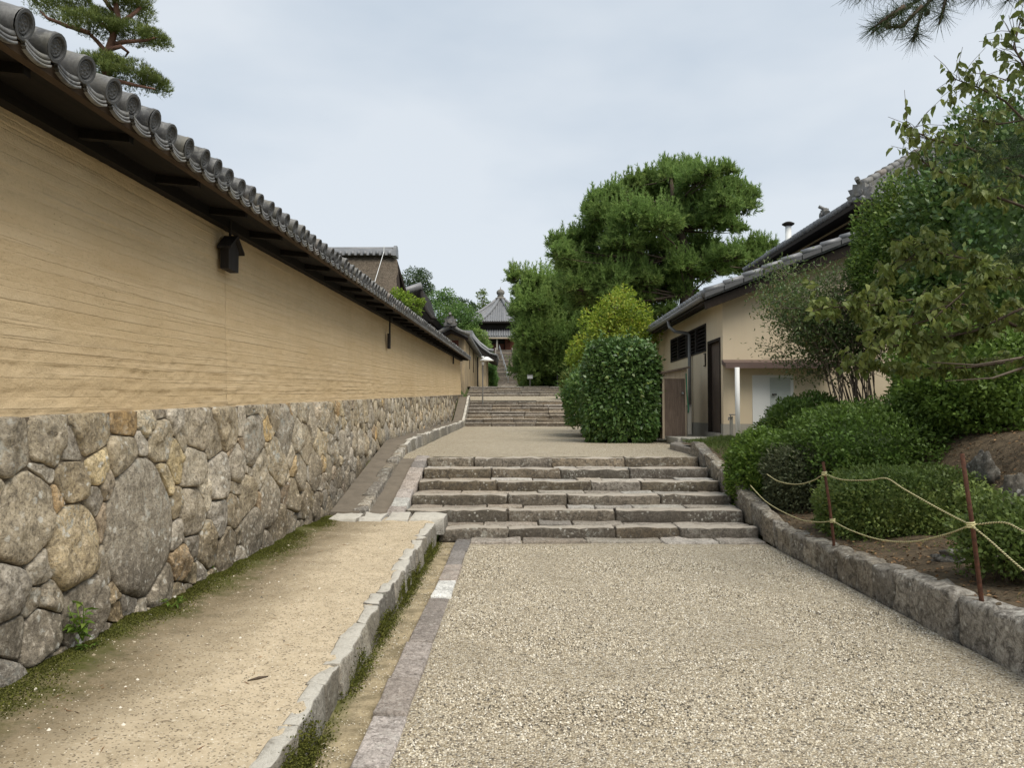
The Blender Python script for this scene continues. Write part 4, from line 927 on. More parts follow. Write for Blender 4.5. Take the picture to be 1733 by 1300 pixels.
# doorway
d = MB(); d.box(AX + .07, AX + .11, dy0 + .25, dy1, AZ + .1, dz1); dd = d.build('door', 'door_wood', ob)
mb = MB(); mb.box(AX - .015, AX + .165, dy0 - .0, dy0 + .06, AZ + .1, dz1 + .05); mb.box(AX - .015, AX + .165, dy1 - .06, dy1, AZ + .1, dz1 + .05); mb.box(AX - .017, AX + .165, dy0 + .06, dy1 - .06, dz1 - .01, dz1 + .05); mb.build('frame', 'dark_wood', dd)
mb = MB(); mb.box(AX - .1, AX + .2, dy0 - .05, dy1 + .05, AZ - .02, AZ + .1); mb.build('sill', 'plinth', dd)
mb = MB(); mb.box(AX + .13, AX + .16, dy0 + .061, dy0 + .25, AZ + .1, dz1); mb.build('side_panel', 'dark_wood', dd)
# louvres
n_ = 4
for i in range(n_):
    a_ = ly0 + (ly1 - ly0) * i / n_; c_ = ly0 + (ly1 - ly0) * (i + 1) / n_
    mb = MB(); mb.box(AX - .02, AX + .12, a_, a_ + .05, lz0, lz1); mb.box(AX - .02, AX + .12, c_ - .05, c_, lz0, lz1); mb.box(AX - .022, AX + .12, a_ + .05, c_ - .05, lz0, lz0 + .04); mb.box(AX - .022, AX + .12, a_ + .05, c_ - .05, lz1 - .04, lz1)
    wdw = mb.build('louvre_window', 'black_wood', ob)
    for k in range(6): z_ = lz0 + .08 + k * .085; mb = MB(); mb.hexa([(AX, a_ + .05, z_), (AX + .02, a_ + .05, z_ - .0), (AX + .02, c_ - .05, z_), (AX, c_ - .05, z_), (AX + .07, a_ + .05, z_ + .07), (AX + .09, a_ + .05, z_ + .07), (AX + .09, c_ - .05, z_ + .07), (AX + .07, c_ - .05, z_ + .07)]); mb.build('slat', 'dark_wood', wdw)
    mb = MB(); mb.box(AX + .13, AX + .15, a_ + .02, c_ - .02, lz0, lz1); mb.build('backing', 'black_wood', wdw)
p = aX(1193, 609, AX - .01)
mb = MB(); mb.box(AX - .03, AX - .001, p.y - .07, p.y + .07, p.z - .15, p.z + .15); o = mb.build('name_plate', 'dark_wood', ob)
mb = MB(); mb.box(AX - .036, AX - .031, p.y - .05, p.y + .05, p.z - .13, p.z + .13); mb.build('plate_face', 'cream', o)
# gutter and downpipe
mb = MB(); mb.tube([(3.84, 15.75, 3.93), (3.84, 24., 3.93)], .055, 8); mb.build('rain_gutter', 'grey_metal', ob, True)
dpy = yx(1172)
mb = MB(); mb.tube([(3.84, 19.3, 3.9), (3.86, 19.25, 3.72), (3.95, 19.0, 3.58), (AX - .09, dpy + .1, 3.55), (AX - .07, dpy, 3.50), (AX - .07, dpy, 1.05)], .042, 8); mb.build('downpipe', 'grey_metal', ob, True)
# roof of the outbuilding
zeav = 3.99; ex = 3.86
rf = tiled_roof(ob, (ex, 15.68, zeav), (ex, 25.6, zeav), (6.0, 0, 6.0 * RP), 'roof', 'tile_grey')
mb = MB(); mb.prism([(ex + .02, zeav - .14), (ex + 6, zeav - .14 + 6 * RP), (ex + 6, zeav - .38 + 6 * RP), (ex + .04, zeav - .30)], 'y', 15.72, 15.79); mb.build('barge_board', 'dark_wood', rf)
mb = MB(); mb.hexa([(ex + .03, 15.8, zeav - .16), (ex + 6, 15.8, zeav - .16 + 6 * RP), (ex + 6, 25.5, zeav - .16 + 6 * RP), (ex + .03, 25.5, zeav - .16), (ex + .03, 15.8, zeav - .112), (ex + 6, 15.8, zeav - .112 + 6 * RP), (ex + 6, 25.5, zeav - .112 + 6 * RP), (ex + .03, 25.5, zeav - .112)]); mb.build('soffit', 'dark_wood', rf)
for i in range(15): # verge tiles along the near gable edge
    a_ = i * .4; mb = MB(); mb.tube([(ex + a_, 15.66, zeav + .07 + a_ * RP), (ex + a_ + .40, 15.66, zeav + .04 + (a_ + .4) * RP)], [.066, .055], 10); mb.build('verge_tile', 'tile_grey', rf, True)
    mb = MB(); mb.hexa([(ex + a_ + .0, 15.6, zeav - .07 + a_ * RP), (ex + a_ + .38, 15.6, zeav - .07 + (a_ + .38) * RP), (ex + a_ + .38, 15.64, zeav - .07 + (a_ + .38) * RP), (ex + a_, 15.64, zeav - .07 + a_ * RP), (ex + a_, 15.6, zeav + .03 + a_ * RP), (ex + a_ + .38, 15.6, zeav + .0 + (a_ + .38) * RP), (ex + a_ + .38, 15.64, zeav + .0 + (a_ + .38) * RP), (ex + a_, 15.64, zeav + .03 + a_ * RP)]); mb.build('verge_tile_face', 'tile_disc', rf)
# front: canopy, pipe, pale door
p = aY(1231, 613, 15.75); q = aY(1342, 613, 15.75)
mb = MB(); mb.hexa([(p.x, 15.85, p.z - .10), (q.x + 1., 15.85, p.z - .10), (q.x + 1., AY, p.z - .02), (p.x, AY, p.z - .02), (p.x, 15.85, p.z - .03), (q.x + 1., 15.85, p.z - .03), (q.x + 1., AY, p.z + .08), (p.x, AY, p.z + .08)]); cn = mb.build('canopy', 'brown_metal', ob)
mb = MB(); mb.box(p.x - .02, q.x + 1.02, 15.81, 15.848, p.z - .12, p.z + .0); mb.build('canopy_edge', 'brown_metal', cn)
mb = MB(); p2 = aY(1247, 622, 15.78); mb.tube([(p2.x, 15.76, p2.z), (p2.x + .01, 15.8, .95)], .048, 10); mb.build('white_pipe', 'white', ob, True)
mb = MB(); mb.box(fx0, fx0 + .30, AY - .012, AY + .05, AZ + .1, fzt); mb.build('door_side_panel', 'white', ob)
mb = MB(); mb.box(fx0 + .31, fx1, AY + .01, AY + .05, AZ + .1, fzt); dr = mb.build('door', 'panel', ob)
mb = MB(); mb.box(fx0 + .302, fx0 + .37, AY + .0, AY + .1, AZ + .1, fzt - .05); mb.box(fx0 + .302, fx1, AY + .001, AY + .1, fzt - .05, fzt); mb.box(fx1 - .06, fx1, AY, AY + .1, AZ + .1, fzt - .051); mb.build('frame', 'white', dr)
mb = MB(); mb.tube([(fx0 + .43, AY + .04, 1.95), (fx0 + .43, AY - .03, 1.95), (fx0 + .5, AY - .03, 1.95)], .018, 6); mb.build('handle', 'black_wood', dr)
mb = MB(); mb.box(fx0 + .4, fx0 + .46, AY + .02, AY + .039, 1.82, 2.0); mb.build('lock_plate', 'grey_metal', dr)
# lean-to cupboard with wooden door by the downpipe
lt = empty('lean_to_cupboard', (3.95, 17.4, .98)); tag(lt, 'small weathered wooden lean-to cupboard door beside the dark hedge', 'cupboard')
c0, c1 = aY(1122, 632, 17.2), aY(1161, 625, 17.2); zb_ = aY(1140, 743, 17.2).z
mb = MB(); mb.box(c0.x + .03, c1.x - .03, 17.2, 17.24, zb_ + .06, c0.z - .12); dr = mb.build('door', 'old_wood', lt)
mb = MB(); mb.tube([(c1.x - .09, 17.2, zb_ + 1.02), (c1.x - .09, 17.14, zb_ + 1.02)], .025, 8); mb.build('knob', 'steel', dr)
mb = MB(); mb.box(c0.x - .02, c0.x + .028, 17.19, 17.26, zb_, c0.z - .06); mb.box(c1.x - .028, c1.x + .02, 17.19, 17.26, zb_, c1.z); mb.box(c0.x + .028, c1.x - .028, 17.192, 17.258, c0.z - .12, c0.z - .06); mb.build('frame', 'pale_wood', lt)
mb = MB(); mb.prism([(c0.x + .03, c0.z - .058), (c1.x - .03, c0.z - .058), (c1.x - .03, c1.z - .01), (c0.x + .03, c0.z - .0)], 'y', 17.2, 17.24); mb.build('top_panel', 'pale_wood', lt)
mb = MB(); mb.prism([(c0.x - .3, c0.z - .06), (c1.x + .06, c1.z + .02), (c1.x + .06, c1.z + .06), (c0.x - .3, c0.z - .02)], 'y', 17.1, 18.4); mb.build('roof', 'old_wood', lt)
mb = MB(); mb.box(c0.x - .02, c0.x + .02, 17.27, 18.4, zb_, c0.z - .04); mb.box(c1.x - .02, c1.x + .018, 17.27, 18.4, zb_, c1.z - .01); mb.build('side', 'weathered', lt)
# green hose, grey board beside it
mb = MB(); h0 = aY(1161, 632, 17.1); mb.tube([h0, h0 + Vector((.02, 0, -.5)), h0 + Vector((.05, 0, -.8)), h0 + Vector((.04, 0, -.88))], .014, 6)
tag(mb.build('garden_hose', 'hose', None, True), 'thin green hose hanging beside the lean-to cupboard door', 'hose')
mb = MB(); q0, q1 = aY(1163, 688, 17.15), aY(1170, 735, 17.15); mb.box(q0.x, q1.x, 17.12, 17.5, q1.z, q0.z); o = mb.build('meter_box', 'plinth', None); tag(o, 'narrow grey meter box between lean-to cupboard and downpipe', 'box')
mb = MB(); mb.box(q0.x - .015, q1.x + .012, 17.1, 17.52, q0.z + .003, q0.z + .03); mb.build('lid', 'grey_metal', o)
# water tap
tp = empty('standpipe_tap', aY(1237, 745, 14.9)); tag(tp, 'grey standpipe with a small tap in front of the outbuilding corner', 'tap')
q0 = aY(1238, 705, 14.9); q1 = aY(1238, 748, 14.9); mb = MB(); mb.box(q1.x - .025, q1.x + .025, 14.87, 14.93, q1.z, q0.z); mb.build('pillar', 'plinth', tp)
mb = MB(); mb.tube([(q0.x, 14.88, q0.z - .03), (q0.x - .08, 14.8, q0.z - .02), (q0.x - .09, 14.79, q0.z - .07)], .014, 6); mb.tube([(q0.x - .03, 14.85, q0.z - .01), (q0.x - .03, 14.85, q0.z + .03)], .01, 6); mb.tube([(q0.x - .06, 14.85, q0.z + .035), (q0.x + .06, 14.85, q0.z + .035)], .012, 6); mb.build('faucet', 'grey_metal', tp)
# door stones
ds = empty('doorstep', (3.6, 14.5, .9)); tag(ds, 'flat stone slabs forming a doorstep in front of the outbuilding', 'doorstep')
for pts, z1, hgt in ((((1133, 752), (1178, 760), (1150, 742), (1188, 745)), .96, .13),):
    a_, c_, e_, g_ = [aZ(*q, z1) for q in pts]
    block('slab', [(a_.x, a_.y, z1 - hgt), (c_.x, c_.y, z1 - hgt), (g_.x, g_.y, z1 - hgt), (e_.x, e_.y, z1 - hgt), (a_.x, a_.y, z1), (c_.x, c_.y, z1), (g_.x, g_.y, z1), (e_.x, e_.y, z1)], 'tread_stone', ds, seg=(4, 4, 3), jit=.03, rnd=.03)
block('slab', rbox(3.4, 4.35, 15.2, 15.9, .85, 1.06), 'plinth', ds, seg=(4, 3, 3), jit=.01, rnd=.015)
block('slab', rbox(3.35, 4.36, 15.95, 17.1, .85, 1.045), 'plinth', ds, seg=(4, 3, 3), jit=.01, rnd=.015)

# ------------------------------------------------------------------ taller hipped building behind, and the one beyond
hb = empty('hipped_hall', (9.5, 20, 1)); tag(hb, 'taller tiled hall with hipped roof rising above the outbuilding', 'building')
ex2, ey2, ez2 = 7.39, 16.5, 6.16; sp2 = .62
mb = MB(); mb.box(ex2 + .9, 16, ey2 + .9, 24.5, 1, ez2 + .25); mb.build('wall', 'cream', hb)
mb = MB(); mb.box(ex2 + .86, ex2 + .9, ey2 + .86, 24.5, 4.7, ez2 + .1); mb.build('beam', 'dark_wood', hb)
rf2 = MB(); top = 4.2
rf2.add([(ex2, ey2, ez2), (ex2 + top, ey2 + top, ez2 + top * sp2), (ex2 + top, 24.8, ez2 + top * sp2), (ex2, 24.8, ez2), (ex2 + top + 6, ey2 + top, ez2 + top * sp2), (ex2 + top * 2 + 6, ey2, ez2)], [(0, 1, 2, 3), (0, 5, 4, 1)]); rr = rf2.build('roof', 'tile_grey', hb)
rf2 = MB(); rf2.add([(ex2, ey2, ez2 - .12), (ex2 + .95, ey2 + .95, ez2 + .2), (ex2 + .95, 24.8, ez2 + .2), (ex2, 24.8, ez2 - .12), (ex2 + top * 2 + 5, ey2 + .95, ez2 + .2), (ex2 + top * 2 + 6, ey2, ez2 - .12), (ex2, ey2, ez2 - .02), (ex2, 24.8, ez2 - .02), (ex2 + top * 2 + 6, ey2, ez2 - .02)], [(0, 3, 2, 1), (0, 1, 4, 5), (0, 6, 7, 3), (0, 5, 8, 6)]); rf2.build('soffit', 'dark_wood', rr)
for i in range(31):
    y_ = ey2 + .12 + i * .27; lim = min(top, y_ - ey2); mb = MB()
    if lim > .1: mb.tube([(ex2 - .03, y_, ez2 + .03), (ex2 + lim, y_, ez2 + .03 + lim * sp2)], .07, 8); mb.build('round_tile_row', 'tile_grey', rr, True)
for i in range(34):
    x_ = ex2 + .12 + i * .27; lim = min(top, x_ - ex2); mb = MB(); mb.tube([(x_, ey2 - .03, ez2 + .03), (x_, ey2 + lim, ez2 + .03 + lim * sp2)], .07, 8); mb.build('round_tile_row', 'tile_grey', rr, True)
hd = Vector((1, 1, sp2)); n_ = 13
for i in range(n_):
    a_ = .25 + i * (top - .3) / n_; c_ = .25 + (i + 1) * (top - .3) / n_
    mb = MB(); P = lambda t_, h_: Vector((ex2 + t_, ey2 + t_, ez2 + t_ * sp2 + h_))
    mb.tube([P(a_, .31), P(c_ + .0, .29)], [.085, .07], 10); mb.build('hip_tile', 'tile', rr, True)
mb = MB(); sd = Vector((.707, -.707, 0)) * .12
mb.hexa([P(.15, -.02) - sd, P(.15, -.02) + sd, P(top, -.02) + sd, P(top, -.02) - sd, P(.15, .17) - sd, P(.15, .17) + sd, P(top, .17) + sd, P(top, .17) - sd]); mb.hexa([P(.2, .175) - sd * .7, P(.2, .175) + sd * .7, P(top, .175) + sd * .7, P(top, .175) - sd * .7, P(.2, .25) - sd * .7, P(.2, .25) + sd * .7, P(top, .25) + sd * .7, P(top, .25) - sd * .7]); mb.build('hip_ridge', 'tile', rr)
ornament(hb, (ex2 + .12, ey2 + .12, ez2 + .02), .9, R(-45))
b3 = empty('rear_tiled_building', (11, 26, 1)); tag(b3, 'farther tiled roof with rounded ridge end beside the metal chimney', 'building')
r3 = tiled_roof(b3, (9.5, 23.9, 7.55), (9.5, 29., 7.55), (3.6, 0, 1.9), 'roof', 'tile_grey')
mb = MB(); mb.box(10.2, 14, 24.4, 29, 1, 7.7); mb.build('wall', 'dark_wood', b3)
ornament(b3, (9.72, 24.0, 7.6), .9, R(-90))
ch = empty('chimney_pipe', aY(1333, 410, 26.)); tag(ch, 'metal chimney pipe with dark flat cap above the tiled roofs', 'chimney')
p = aY(1334, 383, 26.); mb = MB(); mb.tube([(p.x, 26, p.z), (p.x, 26, p.z - 3.4)], .10, 10); mb.build('pipe', 'white', ch, True)
mb = MB(); lathe(mb, (p.x, 26, p.z), [(0, .0), (.10, .0), (.2, .06), (.21, .09), (.1, .15), (0, .17)], 14); mb.build('cap', 'black_wood', ch, True)
mb = MB(); mb.tube([(p.x, 26, p.z - .6), (p.x, 26, p.z - .52)], .115, 10); mb.build('collar', 'grey_metal', ch)

# ------------------------------------------------------------------ buildings beyond the wall on the left
th = empty('thatched_house', (-8, 31, 1.5)); tag(th, 'old house with a steep brown thatched roof behind the ochre wall', 'house')
TY = 30.; xr_ = aY(668, 430, TY).x; zr_ = aY(620, 432, TY).z
mb = MB(); nx_, nz_ = 26, 22; vs = []; fs = []; xl_ = -14.
def thatch_sheet(sgn):
    mb = MB(); vs = []; fs = []
    for i in range(nx_ + 1):
        for j in range(nz_ + 1):
            t_ = j / nz_; x = xl_ + (xr_ + .1 - xl_ + t_ * .62) * i / nx_
            y = TY + sgn * (t_ * 2.6); z = zr_ + .05 - t_ * 3.1 - .25 * t_ * (1 - t_) + .05 * nse(x, y, t_ * 3, 2.2)
            e_ = max(0, i / nx_ - .93) / .07; z -= .22 * e_ ** 2
            vs.append((x, y, z))
    for i in range(nx_):
        for j in range(nz_): q = i * (nz_ + 1) + j; fs.append((q, q + 1, q + nz_ + 2, q + nz_ + 1) if sgn < 0 else (q, q + nz_ + 1, q + nz_ + 2, q + 1))
    mb.add(vs, fs); return mb
rt = thatch_sheet(-1).build('thatch_roof', 'thatch', th, True); thatch_sheet(1).build('thatch_roof', 'thatch', th, True)
mb = MB(); mb.prism([(TY, zr_ - .55), (TY - 2.3, zr_ - 3.2), (TY + 2.3, zr_ - 3.2)], 'x', xr_ - .25, xr_ - .1); mb.build('gable', 'black_wood', th)
for s_ in (-1, 1):
    mb = MB(); mb.hexa([(xr_ + .02, TY, zr_ - .42), (xr_ + .1, TY, zr_ - .42), (xr_ + .72, TY + s_ * 2.55, zr_ - 3.25), (xr_ + .6, TY + s_ * 2.55, zr_ - 3.25), (xr_ + .02, TY, zr_ - .25), (xr_ + .12, TY, zr_ - .25), (xr_ + .74, TY + s_ * 2.55, zr_ - 3.05), (xr_ + .6, TY + s_ * 2.55, zr_ - 3.05)])
    mb.build('barge_board', 'dark_wood', th)
mb = MB(); mb.box(xl_, xr_ - .3, TY - 1.9, TY + 1.9, 1.2, zr_ - 2.6); mb.build('wall', 'weathered', th)
mb = MB(); mb.prism([(TY - .34, zr_ - .06), (TY - .26, zr_ + .16), (TY - .15, zr_ + .22), (TY + .15, zr_ + .22), (TY + .26, zr_ + .16), (TY + .34, zr_ - .06)], 'x', xl_, xr_ - .02); rg = mb.build('ridge', 'tile_grey', th)
i = 0; x = xr_ - .15
while x > -8.5:
    mb = MB(); mb.tube([(x, TY - .37, zr_ - .05), (x, TY - .31, zr_ + .08)], .07, 8); mb.build('ridge_tile', 'tile_grey', rg, True); x -= .24
mb = MB(); mb.tube([(-9, TY, zr_ + .25), (xr_, TY, zr_ + .25)], .08, 8); mb.build('ridge_cap', 'tile_grey', rg, True)
mb = MB(); mb.prism([(TY - .36, zr_ - .08), (TY - .26, zr_ + .24), (TY - .1, zr_ + .36), (TY + .1, zr_ + .36), (TY + .26, zr_ + .24), (TY + .36, zr_ - .08)], 'x', xr_ - .02, xr_ + .1); mb.build('ridge_end', 'tile_grey', rg)
a_ = aY(650, 416, TY - .5); c_ = aY(634, 478, TY - 2.7)
mb = MB(); mb.tube([a_, a_ + Vector((0, -.05, -.25)), c_], .011, 6); mb.build('drain_pipe', 'white', th)
# dark gable and eave of the next roof, left of the distant hall
kb = empty('dark_gabled_kitchen', (-4.5, 33, 2)); tag(kb, 'dark timber roof with an upswept eave beside the thatched house', 'building')
KY = 34.
g = lambda px, py, Y=KY: aY(px, py, Y)
mb = MB(); pts = [g(690, 500), g(712, 487), g(716, 500), g(722, 520), g(730, 533), g(737, 538), g(731, 545), g(700, 542)]
vs = [tuple(p_) for p_ in pts] + [(p_.x, KY + 4, p_.z) for p_ in pts]; n_ = len(pts); mb.add(vs, [tuple(range(n_))[::-1], tuple(range(n_, 2 * n_))] + [(i, (i + 1) % n_, (i + 1) % n_ + n_, i + n_) for i in range(n_)]); mb.build('gable', 'black_wood', kb)
mb = MB(); q0, q1 = g(676, 496, KY - .3), g(714, 483, KY - .3); mb.tube([q0 + Vector((-3, 0, -.35)), q0, q1], .16, 8); mb.build('ridge', 'tile_grey', kb, True)
mb = MB(); mb.tube([g(712, 484, KY - .2), g(714, 505, KY - .2), g(721, 525, KY - .2), g(731, 538, KY - .2), g(739, 540, KY - .2)], [.09, .08, .08, .09, .06], 8); mb.build('eave', 'black_wood', kb, True)
mb = MB(); mb.box(g(690, 545).x, g(728, 545).x, KY + .1, KY + 3.9, 2, g(700, 541).z); mb.build('wall', 'dark_wood', kb)

# gatehouse at the end of the wall
gh = empty('gatehouse', (-3.2, 37, 2.1)); tag(gh, 'small gabled gatehouse with weathered plaster at the end of the ochre wall', 'gatehouse')
GY = 36.6; px_ = lambda x, y, Y=GY: aY(x, y, Y)
peak = px_(764, 556); er = px_(793, 570); el = px_(733, 572)
xw = px_(786, 600).x
mb = MB(); mb.box(px_(745, 600).x, xw, GY + .02, 49., 1.8, er.z - .1); mb.prism([(px_(745, 600).x, er.z - .1), (xw, er.z - .1), (peak.x, peak.z - .25)], 'y', GY + .02, GY + .2); mb.build('wall', 'weathered', gh)
mb = MB(); mb.box(px_(756, 600).x, px_(776, 600).x, GY - .04, GY, px_(765, 605).z, px_(765, 576).z); o = mb.build('timber_panel', 'red_wood', gh)
mb = MB(); mb.box(px_(760, 600).x, px_(772, 600).x, GY - .07, GY - .041, px_(765, 598).z, px_(765, 581).z); mb.build('lattice', 'dark_wood', o)
for s_, e_ in ((1, er), (-1, el)):
    a_ = peak + Vector((0, -.45, .05)); c_ = e_ + Vector((0.02 * s_, -.45, 0)); e1 = Vector((c_.x, 49.5, c_.z - .0)); e0 = Vector((c_.x, c_.y, c_.z))
    rf3 = tiled_roof(gh, e0, e1, Vector((a_.x - c_.x, 0, a_.z - c_.z)), 'roof', 'tile_grey', .3, .09, .07)
    mb = MB(); mb.tube([a_ + Vector((0, -.06, .06)), (a_ + c_) / 2 + Vector((0, -.06, .02)), c_ + Vector((.08 * s_, -.06, .06))], [.09, .08, .09], 8); mb.build('verge_tile', 'tile', rf3, True)
    mb = MB(); mb.hexa([c_ + Vector((0, .05, -.22)), a_ + Vector((0, .05, -.32)), a_ + Vector((0, .1, -.32)), c_ + Vector((0, .1, -.22)), c_ + Vector((0, .05, -.10)), a_ + Vector((0, .05, -.12)), a_ + Vector((0, .1, -.12)), c_ + Vector((0, .1, -.10))]); mb.build('barge_board', 'dark_wood', rf3)
mb = MB(); mb.box(peak.x - .13, peak.x + .13, GY - .55, 49.5, peak.z + .02, peak.z + .3); mb.build('ridge', 'tile', gh)
ornament(gh, (peak.x, GY - .6, peak.z + .05), 1.1, 0)
for f, w_ in ((40.5, .07), (44, .07)): mb = MB(); mb.box(xw - .02, xw + .03, f, f + .12, 3.9, er.z - .12); mb.build('bracket', 'dark_wood', gh)
mb = MB(); mb.box(xw - .1, xw + .06, 48.6, 49.1, 1.8, er.z - .1); mb.build('end_post', 'black_wood', gh)
gt = empty('roofed_gate', (-2.4, 53, 2.6)); tag(gt, 'tiled gate roof with upswept eave between the gatehouse and the staircase', 'gate')
Y_ = 52.; w0 = aY(823, 620, Y_ + .4).x
mb = MB(); mb.box(-4.2, w0, Y_ + .4, Y_ + 4, 2.4, aY(823, 605, Y_).z); mb.build('wall', 'weathered', gt)
P0, P1, P2, P3 = aY(797, 568, Y_), aY(814, 588, Y_), aY(829, 599, Y_), aY(841, 603, Y_)
mb = MB(); vs = []; th_ = .38
for q in (P0, P1, P2, P3): vs += [q, q + Vector((0, 5, 0)), q + Vector((-.05, 5, -th_)), q + Vector((-.05, 0, -th_))]
mb.add(vs, [(i * 4 + a, i * 4 + (a + 1) % 4, i * 4 + 4 + (a + 1) % 4, i * 4 + 4 + a) for i in range(3) for a in range(4)] + [(0, 1, 2, 3), (15, 14, 13, 12)]); rf4 = mb.build('roof', 'black_wood', gt)
for k in range(16):
    mb = MB(); o_ = Vector((0, k * .31, .04)); mb.tube([P0 + o_, P1 + o_, P2 + o_, P3 + o_ + Vector((.03, 0, .02))], .08, 6); mb.build('round_tile_row', 'tile_grey', rf4, True)
mb = MB(); o_ = Vector((-.15, .6, .32)); mb.tube([P0 + o_, P1 + o_ + Vector((0, 0, .03)), P2 + o_, P3 + o_ + Vector((-.1, 0, .1))], .12, 8); mb.build('verge_ridge', 'tile_grey', rf4, True)
mb = MB(); mb.box(P0.x - 2.5, P0.x + .1, Y_ - .1, Y_ + 5, P0.z - .1, P0.z + .35); mb.build('ridge', 'tile_grey', rf4)
# lamp post and signboard
lp = empty('lamp_post', aY(817, 681, 31.8)); tag(lp, 'slim lamp post with a flat white shade at the top of the middle steps', 'lamp')
p = aY(817, 608, 31.8); mb = MB(); mb.tube([(p.x, 31.8, 1.9), (p.x, 31.8, p.z + .05)], .028, 8); mb.build('pole', 'grey_metal', lp)
mb = MB(); lathe(mb, (p.x + .16, 31.8, p.z), [(.0, .10), (.06, .1), (.3, -.05), (.29, -.07), (.05, .05), (0, .05)], 14); mb.build('shade', 'white', lp, True)
mb = MB(); mb.tube([(p.x, 31.8, p.z - .25), (p.x, 31.8, p.z - .06)], .06, 8); mb.tube([(p.x, 31.8, p.z + .12), (p.x, 31.8, p.z + .05)], .06, 8); mb.build('lamp_body', 'white', lp, True)
sg = empty('signboard', aY(897, 656, 43)); tag(sg, 'small white signboard on a thin post above the upper steps', 'sign')
p = aY(897, 638, 43.); mb = MB(); mb.tube([(p.x, 43, 2.8), (p.x, 43, p.z)], .03, 8); mb.build('post', 'grey_metal', sg)
mb = MB(); mb.box(p.x - .15, p.x + .15, 42.93, 42.97, p.z - .1, p.z + .1); o = mb.build('board', 'sign_white', sg)
mb = MB(); mb.box(p.x - .17, p.x + .17, 42.9, 43., p.z + .103, p.z + .135); mb.build('top_rail', 'grey_metal', sg)
mb = MB(); p = aY(944, 648, 44.); mb.tube([(p.x, 44, 2.85), (p.x - .03, 44, p.z + .55)], .03, 6)
tag(mb.build('marker_stake', 'grey_metal', None), 'thin grey stake standing in front of the far low hedge', 'stake')

# ------------------------------------------------------------------ foliage helpers
def unit(a): return a / np.maximum(1e-9, np.linalg.norm(a, axis=-1, keepdims=True))
def rdir(n): return unit(rng.normal(size=(n, 3)))
class Leaves:
    def __init__(s): s.V = []; s.Fq = []; s.Rn = []; s.n = 0
    def quads(s, P, D, L_, W_, droop=.15, flat=None, rnd=None):
        """diamond leaves: base P, axis D, length, width; folded along the rib"""
        n = len(P); D = unit(D); ref = rdir(n) if flat is None else unit(np.asarray(flat) + rng.normal(size=(n, 3)) * .35)
        S = unit(np.cross(D, ref)); N = unit(np.cross(S, D)); N *= np.sign(N[:, 2:3] + 1e-6)
        L_ = np.broadcast_to(np.asarray(L_, float), (n,))[:, None]; W_ = np.broadcast_to(np.asarray(W_, float), (n,))[:, None]
        a = P; t = P + D * L_ - N * L_ * droop; m = P + D * L_ * .45
        b = m + S * W_ / 2 + N * W_ * .12; c = m - S * W_ / 2 + N * W_ * .12
        s._push(np.stack([a, b, t, c], 1), rnd)
    def folded(s, P, D, L_, wr, rnd=None):
        n = len(P); D = unit(D); S = unit(np.cross(D, rdir(n))); N = unit(np.cross(S, D)); N *= np.sign(N[:, 2:3] + 1e-6); L_ = L_[:, None]; W_ = L_ * wr
        rib = P + D * L_ * .5 + N * L_ * .05; tip = P + D * L_ - N * L_ * .22
        for g in (1, -1):
            e1 = P + D * L_ * .3 + S * W_ * .5 * g + N * W_ * .16; e2 = P + D * L_ * .68 + S * W_ * .4 * g + N * W_ * .02
            s._push(np.stack([P, e1, e2, rib], 1), rnd); s._push(np.stack([rib, e2, tip, rib * .5 + tip * .5], 1), rnd)
    def needles(s, P, D, k, L_, w_, spread=.7, rnd=None):
        n = len(P); P = np.repeat(P, k, 0); D = unit(np.repeat(D, k, 0) + rng.normal(size=(n * k, 3)) * spread * .6)
        S = unit(np.cross(D, rdir(n * k))) * w_ / 2; L2 = L_ * rng.uniform(.7, 1.15, (n * k, 1))
        P = P + D * L_ * rng.uniform(-.05, .12, (n * k, 1))
        if rnd is not None: rnd = np.clip(np.repeat(rnd, k, 0) + rng.normal(size=n * k) * .12, 0, 1)
        s._push(np.stack([P - S, P + S, P + D * L2 + S * .3, P + D * L2 - S * .3], 1), rnd)
    def _push(s, Q, rnd):
        n = len(Q); s.V.append(Q.reshape(-1, 3)); s.Fq.append(np.arange(n * 4).reshape(-1, 4) + s.n); s.n += n * 4
        r = rng.uniform(0, 1, (n, 3))
        if rnd is not None: r[:, 0] = np.clip(rnd, 0, .999)
        s.Rn.append(r)
    def build(s, name, mat, parent=None):
        return link(name, np_mesh(name, np.concatenate(s.V), np.concatenate(s.Fq), np.concatenate(s.Rn), mat), parent)
def in_ball(n, shell=.0):
    d = rdir(n); r = (shell ** 3 + (1 - shell ** 3) * rng.uniform(0, 1, (n, 1))) ** (1 / 3); return d * r
def vnoise(P, s_, off=0.): return np.array([mnoise.noise(Vector((p[0] * s_ + off, p[1] * s_, p[2] * s_))) for p in P])
def core(mbname, c, r, mat, parent, k=.8, flat=None):
    mb = MB(); vs = []; fs = []; n1, n2 = 14, 9
    for i in range(n2 + 1):
        a_ = -math.pi / 2 + math.pi * i / n2
        for j in range(n1):
            t_ = 2 * math.pi * j / n1; d = Vector((math.cos(a_) * math.cos(t_), math.cos(a_) * math.sin(t_), math.sin(a_)))
            q = 1 + .14 * mnoise.noise(d * 3 + Vector(c))
            if flat: d = d / sum(abs(e) ** (2 / flat) for e in d) ** (flat / 2)
            vs.append((c[0] + d.x * r[0] * k * q, c[1] + d.y * r[1] * k * q, c[2] + d.z * r[2] * k * q))
    for i in range(n2):
        for j in range(n1): j2 = (j + 1) % n1; fs.append((i * n1 + j, i * n1 + j2, (i + 1) * n1 + j2, (i + 1) * n1 + j))
    mb.add(vs, fs); return mb.build(mbname, mat, parent, True)
